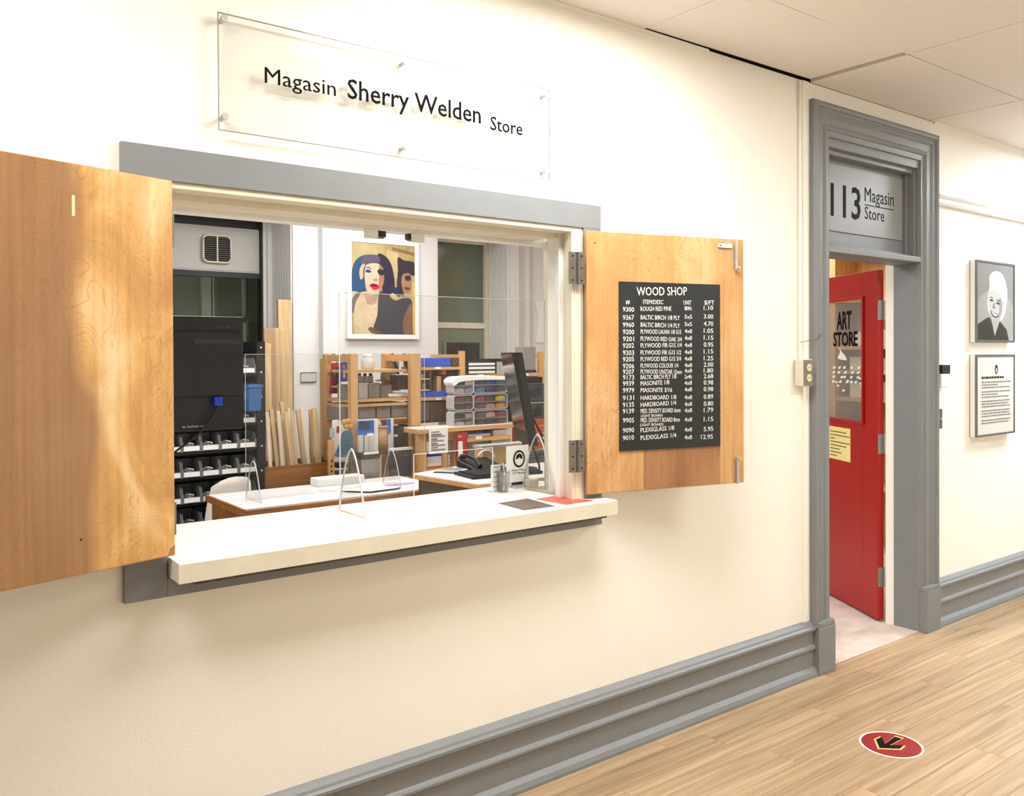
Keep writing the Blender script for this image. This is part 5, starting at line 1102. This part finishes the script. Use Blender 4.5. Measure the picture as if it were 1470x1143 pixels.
# clear organizers
def organizer(lab, p0, p1, cols, cols2):
    YY = WYY+0.03; D_ = 0.10
    xL, xR, zT, zB_ = at(651, 570, YY).x, at(729, 570, YY).x, at(690, p0, YY).z, at(690, p1, YY).z
    t_ = thing('thread_organizer', lab, 'organizer', ((xL+xR)/2, YY+D_/2, zB_), group='clear organizers stacked on the worktop')
    def octo(xa_, xb_, z0, z1, c): return [(xa_+c, z0), (xb_-c, z0), (xb_, z0+c), (xb_, z1-c), (xb_-c, z1), (xa_+c, z1), (xa_, z1-c), (xa_, z0+c)]
    Mc = clear('organizer_plastic', (225, 225, 228), haze=0.5)
    sh_ = MB(); bd = 0.006; xm = xL+(xR-xL)*0.36
    for (u0, u1) in ((xL, xm), (xm, xR)):
        o1 = octo(u0, u1, zB_, zT, 0.016); o2 = octo(u0+bd, u1-bd, zB_+bd, zT-bd, 0.014); n_ = 8
        vs = [(p_[0], YY, p_[1]) for p_ in o1]+[(p_[0], YY, p_[1]) for p_ in o2]+[(p_[0], YY+D_, p_[1]) for p_ in o1]+[(p_[0], YY+D_, p_[1]) for p_ in o2]
        fs = []
        for i in range(n_):
            j = (i+1) % n_; fs += [(i, j, n_+j, n_+i), (i, 2*n_+i, 2*n_+j, j), (n_+i, n_+j, 3*n_+j, 3*n_+i)]
        sh_.add(vs, fs, Mc)
    part('case', sh_, t_); part('divider', MB().box(xL+bd, xR-bd, YY+0.01, YY+D_, (zB_+zT)/2-0.003, (zB_+zT)/2+0.003, Mc), t_)
    part('front_cover', MB().prism(octo(xL+bd, xm-bd, zB_+bd, zT-bd, 0.014), YY+0.002, YY+0.004, clear('cover_plastic', (238, 238, 240), haze=0.03)).prism(octo(xm+bd, xR-bd, zB_+bd, zT-bd, 0.014), YY+0.002, YY+0.004, MT['cover_plastic']), t_)
    part('back_panel', MB().box(xL+bd, xR-bd, YY+D_-0.006, YY+D_-0.002, zB_+bd, zT-bd, clear('organizer_back', (225, 225, 228), haze=0.35)), t_)
    hh_ = (zT-zB_)/2
    for rr_, cl in enumerate((cols, cols2)):
        zb0 = zB_+hh_*(1-rr_)+0.005; wtot = xR-xL-0.03; x = xL+0.015; wi = wtot/len(cl)
        for i, c in enumerate(cl):
            if c: 
                P = [(x+0.004, zb0), (x+wi-0.004, zb0), (x+wi-0.006, zb0+hh_*0.5), (x+wi*0.6, zb0+hh_*0.62), (x+wi*0.3, zb0+hh_*0.55), (x+0.006, zb0+hh_*0.5)]
                part('thread_skein', MB().prism(P, YY+0.010, YY+0.08, mat('thread_%d_%d_%d' % c, c, 0.7)), t_, bev=0.004)
            x += wi
    return t_
organizer('top clear organizer with blue and white threads', 541, 565, [(30, 30, 34), (236, 236, 238), (20, 30, 90), (30, 90, 190), (30, 120, 150)], [(200, 200, 204), (170, 170, 176), (80, 130, 190), (40, 44, 110), (70, 90, 60)])
organizer('middle clear organizer with red and yellow threads', 566, 588, [(140, 40, 30), (80, 60, 56), (170, 50, 80), (60, 48, 50), (236, 220, 50)], [(40, 40, 44), (60, 60, 62), (110, 90, 90), (226, 160, 130), (240, 160, 40)])
organizer('bottom clear organizer with grey and crimson threads', 589, 612, [(30, 30, 34), (206, 190, 170), (96, 100, 106), (230, 190, 170), (170, 30, 60)], [(220, 210, 196), (180, 160, 150), (44, 46, 50), (50, 46, 46), (110, 60, 50)])
# white cloth bag over the organizers
solo('white_bag', MB().prism(spline([(at(p_[0], p_[1], WYY+0.05).x, at(p_[0], p_[1], WYY+0.05).z) for p_ in ((646, 549), (650, 543), (662, 540.5), (700, 539.5), (727, 541), (728, 545), (690, 545.5), (660, 548), (650, 554))]), WYY+0.024, WYY+0.14, M_paper), 'crumpled white bag draped over the top organizer', 'bag', bev=0.004)

# right side storage behind the side monitor
t_ = thing('grey_drawer_tower', 'translucent grey drawer tower right of the side-on monitor', 'drawers', (at(768, 570, UY).x, UY, at(768, 600, UY).z))
for i, (p0, p1) in enumerate(((551, 576), (579, 600))):
    dr = part('drawer', ub(750, 783, p0, p1, Y=UY+0.02, d=0.2, m=mat('smoke_plastic', (78, 80, 84), 0.3)), t_, bev=0.006); part('rim', ub(749, 784, p0-1.6, p0+0.4, Y=UY+0.01, d=0.22, m=mat('rim_grey', (150, 150, 152), 0.35)), dr)
    part('contents', MB().prism(spline([(at(p_[0], p_[1]+p0, UY).x, at(p_[0], p_[1]+p0, UY).z) for p_ in ((757, 4), (766, 10), (776, 3), (778, 16), (758, 18))], 3), UY+0.014, UY+0.019, mat('dark_cloth', (44, 46, 50), 0.8)), dr)
solo('black_tray', ub(754, 779, 541.5, 550, Y=UY, d=0.2, m=M_plastic), 'shallow black tray on top of the grey drawer tower', 'tray', bev=0.003)
t_ = thing('orange_crate', 'orange brown wooden crate below the grey drawer tower', 'crate', (at(770, 620, UY-0.2).x, UY-0.2, at(770, 645, UY-0.2).z))
M_ow = wood('orange_wood', (176, 92, 48), 0.25)
for i in range(4): part('slat', ub(757, 783, 602+i*10.6, 611.6+i*10.6, Y=UY-0.2, d=0.02, m=M_ow), t_, bev=0.002)
part('side_panel', ub(757, 759, 602, 644, Y=UY-0.18, d=0.2, m=M_ow), t_)
t_ = thing('low_shelf', 'low pine stand under the orange crate', 'stand', (at(770, 650, UY-0.2).x, UY-0.1, 0)); zc_ = at(770, 644.5, UY-0.2).z; xa_, xb_ = at(756, 650, UY-0.2).x, at(790, 650, UY-0.2).x
part('top', MB().box(xa_, xb_, UY-0.21, UY+0.02, zc_-0.03, zc_-0.001, M_pineh), t_)
for xx in (xa_+0.01, xb_-0.04): part('leg', MB().box(xx, xx+0.03, UY-0.2, UY-0.17, 0, zc_-0.03, M_pine), t_)
t_ = thing('grey_basket', 'woven grey basket behind the counter jamb', 'basket', (at(768, 670, 1.78).x, 1.78, 0.9))
for i in range(9): part('weave_band', ub(757, 783, 647+i*6, 652.4+i*6, Y=1.78+(i % 2)*0.004, d=0.12, m=mat('basket_grey', (86, 86, 82), 0.7)), t_, bev=0.004)
solo('torn_paper', MB().prism([(at(p_[0], p_[1], YB-0.012).x, at(p_[0], p_[1], YB-0.012).z) for p_ in ((768, 432), (783, 432), (783, 493), (769, 491), (771, 478), (773, 462), (771, 446))], YB-0.012, YB-0.004, M_paper), 'torn white paper taped to the column at the right of the window', 'paper')

# return counter with keyboard
CZ = 0.90
t = thing('side_counter', 'white topped return counter behind the right half of the window', 'counter', (3.1, 1.5, 0))
poly = [(2.594, 1.85), (2.66, 1.28), (3.55, 1.25), (3.55, 1.95), (3.0, 1.97)]
part('table_top', MB().prism(poly, CZ-0.006, CZ, M_sill, 'xy'), t); part('table_edge', MB().prism([(p_[0]-0.004, p_[1]) for p_ in poly], CZ-0.03, CZ-0.006, M_pineh, 'xy'), t)
part('side_panel', MB().prism([(2.64, 1.84), (2.70, 1.30), (2.72, 1.30), (2.66, 1.84)], 0, CZ-0.03, mat('panel_taupe', (112, 100, 84), 0.6), 'xy'), t); part('back_panel', MB().box(2.66, 3.5, 1.88, 1.9, 0, CZ-0.03, M_walnut), t)
t = thing('keyboard', 'black keyboard on the return counter beside the leaflet stand', 'keyboard', (2.86, 1.55, CZ), rz=-0.12, local=True)
part('body', MB().box(-0.12, 0.34, -0.14, 0.10, 0.0, 0.018, M_plastic), t, bev=0.004)
km = mesh_of('key_row', MB().box(-0.105, 0.325, -0.014, 0.014, 0.018, 0.026, mat('key_black', (34, 35, 38), 0.4)))
for i in range(5): o = bpy.data.objects.new('key_row', km); C.objects.link(o); o.parent = t; o.location = (0, -0.115+i*0.042, 0); bevel(o, 0.002)
t = thing('catalogue', 'open grey catalogue left of the keyboard', 'book', (2.85, 1.86, CZ))
part('cover', MB().prism([(2.70, 1.80), (2.80, 1.66), (3.12, 1.84), (3.05, 1.93)], CZ, CZ+0.006, M_plastic, 'xy'), t); part('pages', MB().prism([(2.715, 1.80), (2.80, 1.675), (3.10, 1.84), (3.045, 1.92)], CZ+0.006, CZ+0.014, M_paper, 'xy').prism([(2.73, 1.80), (2.80, 1.69), (2.93, 1.765), (2.86, 1.86)], CZ+0.014, CZ+0.0145, mat('print_grey2', (130, 134, 138), 0.5), 'xy'), t)
PHX = at(690, 660, 1.75).x-3.15
t = thing('desk_phone', 'black desk phone with curled handset by the mask notice', 'phone', (3.15+PHX, 1.7, CZ))
part('body', MB().prism([(1.66, CZ), (1.85, CZ), (1.85, CZ+0.06), (1.66, CZ+0.02)], 3.04+PHX, 3.26+PHX, M_plastic, 'yz'), t, bev=0.005)
part('handset', MB().tube([(3.07+PHX, 1.64, CZ+0.035), (3.08+PHX, 1.70, CZ+0.07), (3.08+PHX, 1.78, CZ+0.085), (3.07+PHX, 1.84, CZ+0.075)], [0.016, 0.010, 0.010, 0.016], M_plastic, 10), t)
t = thing('counter_clutter_box', 'shallow cardboard tray behind the phone', 'tray', (3.25, 1.92, CZ))
part('tray', MB().box(3.10, 3.50, 1.86, 1.95, CZ, CZ+0.12, wood('card_tan', (190, 158, 110), 0.1)).box(3.09, 3.51, 1.855, 1.955, CZ+0.11, CZ+0.125, M_lg), t)
part('ring_clip', MB().tube([(3.12+0.06*math.cos(i/8*math.pi), 1.852, CZ+0.05+0.05*math.sin(i/8*math.pi)) for i in range(9)], 0.006, M_white, 6), t)

# side-on monitor: leaning, screen facing left
top_, bot_ = at(729, 505, 1.45), at(752, 640, 1.45)
t = thing('monitor', 'black monitor seen edge-on leaning back at the right of the window', 'monitor', (top_.x+0.05, 1.45, CZ), local=True)
Tl = Matrix.Rotation(0, 4, 'Z')
def leaning(mb_, px_t, px_b, pyt, pyb, Y, w_, ang, th, m, off=0.0, zin=0.0):
    """a slab whose near vertical edge runs from (px_t,pyt) to (px_b,pyb), going back along ang"""
    A_, B_ = at(px_t, pyt, Y), at(px_b, pyb, Y); d = Vector((math.cos(ang), math.sin(ang), 0)); n_ = Vector((math.sin(ang), -math.cos(ang), 0))
    o_ = t.location; v = []
    for q in (B_, A_):
        q2 = q+Vector((0, 0, zin if q is B_ else -zin))
        v += [q2+n_*off+d*zin-o_, q2+d*(w_-zin)+n_*off-o_, q2+d*(w_-zin)+n_*(off+th)-o_, q2+n_*(off+th)+d*zin-o_]
    return mb_.add([tuple(x_) for x_ in v], [(0, 1, 2, 3)[::-1], (4, 5, 6, 7), (0, 1, 5, 4), (1, 2, 6, 5), (2, 3, 7, 6), (3, 0, 4, 7)], m)
ANG = math.radians(62.5)
part('casing', leaning(MB(), 739, 762, 506, 641, 1.42, 0.44, ANG, 0.045, M_plastic, -0.0), t, bev=0.004)
part('bezel', leaning(MB(), 739, 762, 506, 641, 1.42, 0.44, ANG, 0.012, M_plastic, -0.012), t, bev=0.003)
part('screen', leaning(MB(), 739, 762, 506, 641, 1.42, 0.44, ANG, 0.0015, mat('dark_screen', (58, 60, 58), 0.12), -0.0136, 0.012), t)
P = Vector(at(752, 600, 1.6))-t.location
part('stand_neck', MB().tube([(P.x, P.y, P.z+0.05), (P.x+0.02, P.y+0.01, P.z-0.06), (P.x+0.01, P.y, P.z-0.14), (P.x, P.y, 0.012)], [0.028, 0.026, 0.02, 0.02], M_plastic, 12), t)
part('stand_base', MB().lathe([(0, 0.0), (0.08, 0.0), (0.08, 0.008), (0.03, 0.016), (0, 0.016)], (P.x, P.y, 0.0), M_plastic, 28), t)
q1, q2, q3, q4 = (Vector(at(a_, b_, c_)) for a_, b_, c_ in ((757, 585, 1.5), (770, 615, 1.4), (780, 640, 1.2), (790, 690, 0.6)))
solo('black_cable', MB().tube([at(757, 585, 1.5), at(768, 606, 1.45), at(778, 625, 1.4), at(783, 645, 1.35), at(782, 660, 1.35)], 0.006, M_plastic, 8), 'black cable looping down from the side-on monitor', 'cable')
solo('black_cable', MB().tube([at(757, 600, 1.5), at(759, 625, 1.45), at(768, 650, 1.42), at(774, 668, 1.4), at(775, 690, 1.4)], 0.006, M_plastic, 8), 'straighter black cable left of the looping one', 'cable')
solo('thin_cord', MB().tube([at(779, 627, 0.40), at(786, 640, 0.39), at(792, 660, 0.37), at(798, 680, 0.36), at(802, 700, 0.35)], 0.002, M_white, 6), 'thin white cord running down to the right end of the counter', 'cord')

# ================================================================== beyond the red door: oak cabinet with shelves
t = thing('oak_cabinet', 'tall oak shelving seen above and through the red door', 'cabinet', (6.7, 1.6, 0))
part('back_panel', MB().box(6.72, 6.74, 0.3, 3.0, 0, 2.9, wood('warm_panel', (196, 152, 92), 0.2, 0.5, 'z')), t)
for y_ in (0.45, 1.52, 2.6): part('upright', MB().box(6.4, 6.72, y_, y_+0.05, 0, 2.85, M_pine), t)
for z_ in (0.5, 0.9, 1.2, 1.42, 1.62, 2.0, 2.45): part('shelf', MB().box(6.42, 6.72, 0.5, 2.6, z_, z_+0.03, wood('pine_wood_depth', (206, 160, 106), 0.16, 0.55, 'y')), t)
random.seed(21)
cols_ = [(M_boxgrey, 'taupe'), (M_stick, 'tan'), (M_lg, 'light grey'), (M_white, 'white')]
for (z_, rn) in ((1.23, 'lower shelf'), (1.45, 'middle shelf'), (1.65, 'upper shelf')):
    for k, (m_, cn) in enumerate(cols_):
        y_ = 0.56+k*0.23; solo('cabinet_box', MB().box(6.48, 6.68, y_, y_+random.uniform(0.14, 0.2), z_+0.0005, z_+random.uniform(0.1, 0.14), m_), '%s box on the %s of the oak cabinet seen through the red door' % (cn, rn), 'box', 'boxes in the oak cabinet', bev=0.002)

# ================================================================== light fittings
def troffer(x, y, z, lab, cat='ceiling light', col=(255, 250, 240)):
    t_ = thing('ceiling_light', lab, cat, (x, y, z))
    part('frame', MB().box(x-0.582, x-0.55, y-0.3, y+0.3, z-0.004, z+0.05, M_white).box(x+0.55, x+0.582, y-0.3, y+0.3, z-0.004, z+0.05, M_white).box(x-0.55, x+0.55, y-0.3, y-0.27, z-0.004, z+0.05, M_white).box(x-0.55, x+0.55, y+0.27, y+0.3, z-0.004, z+0.05, M_white), t_)
    part('diffuser', MB().box(x-0.55, x+0.55, y-0.27, y+0.27, z, z+0.01, mat('lit_diffuser', col, 0.6, emit=1.5)), t_)
    return t_
HL = ['far left', 'left', 'middle', 'right', 'daylight stand-in, far right']
for i, (x, y, c, k) in enumerate(HALL_LAMPS): troffer(x, y, H, 'flush ceiling light panel over the hall, %s of five' % HL[i])
for i, (x, y, c, k) in enumerate(ROOM_LAMPS): troffer(x, y, 2.995, 'flush ceiling light panel in the store room, %s' % ('front left', 'front middle', 'rear middle', 'right')[i])
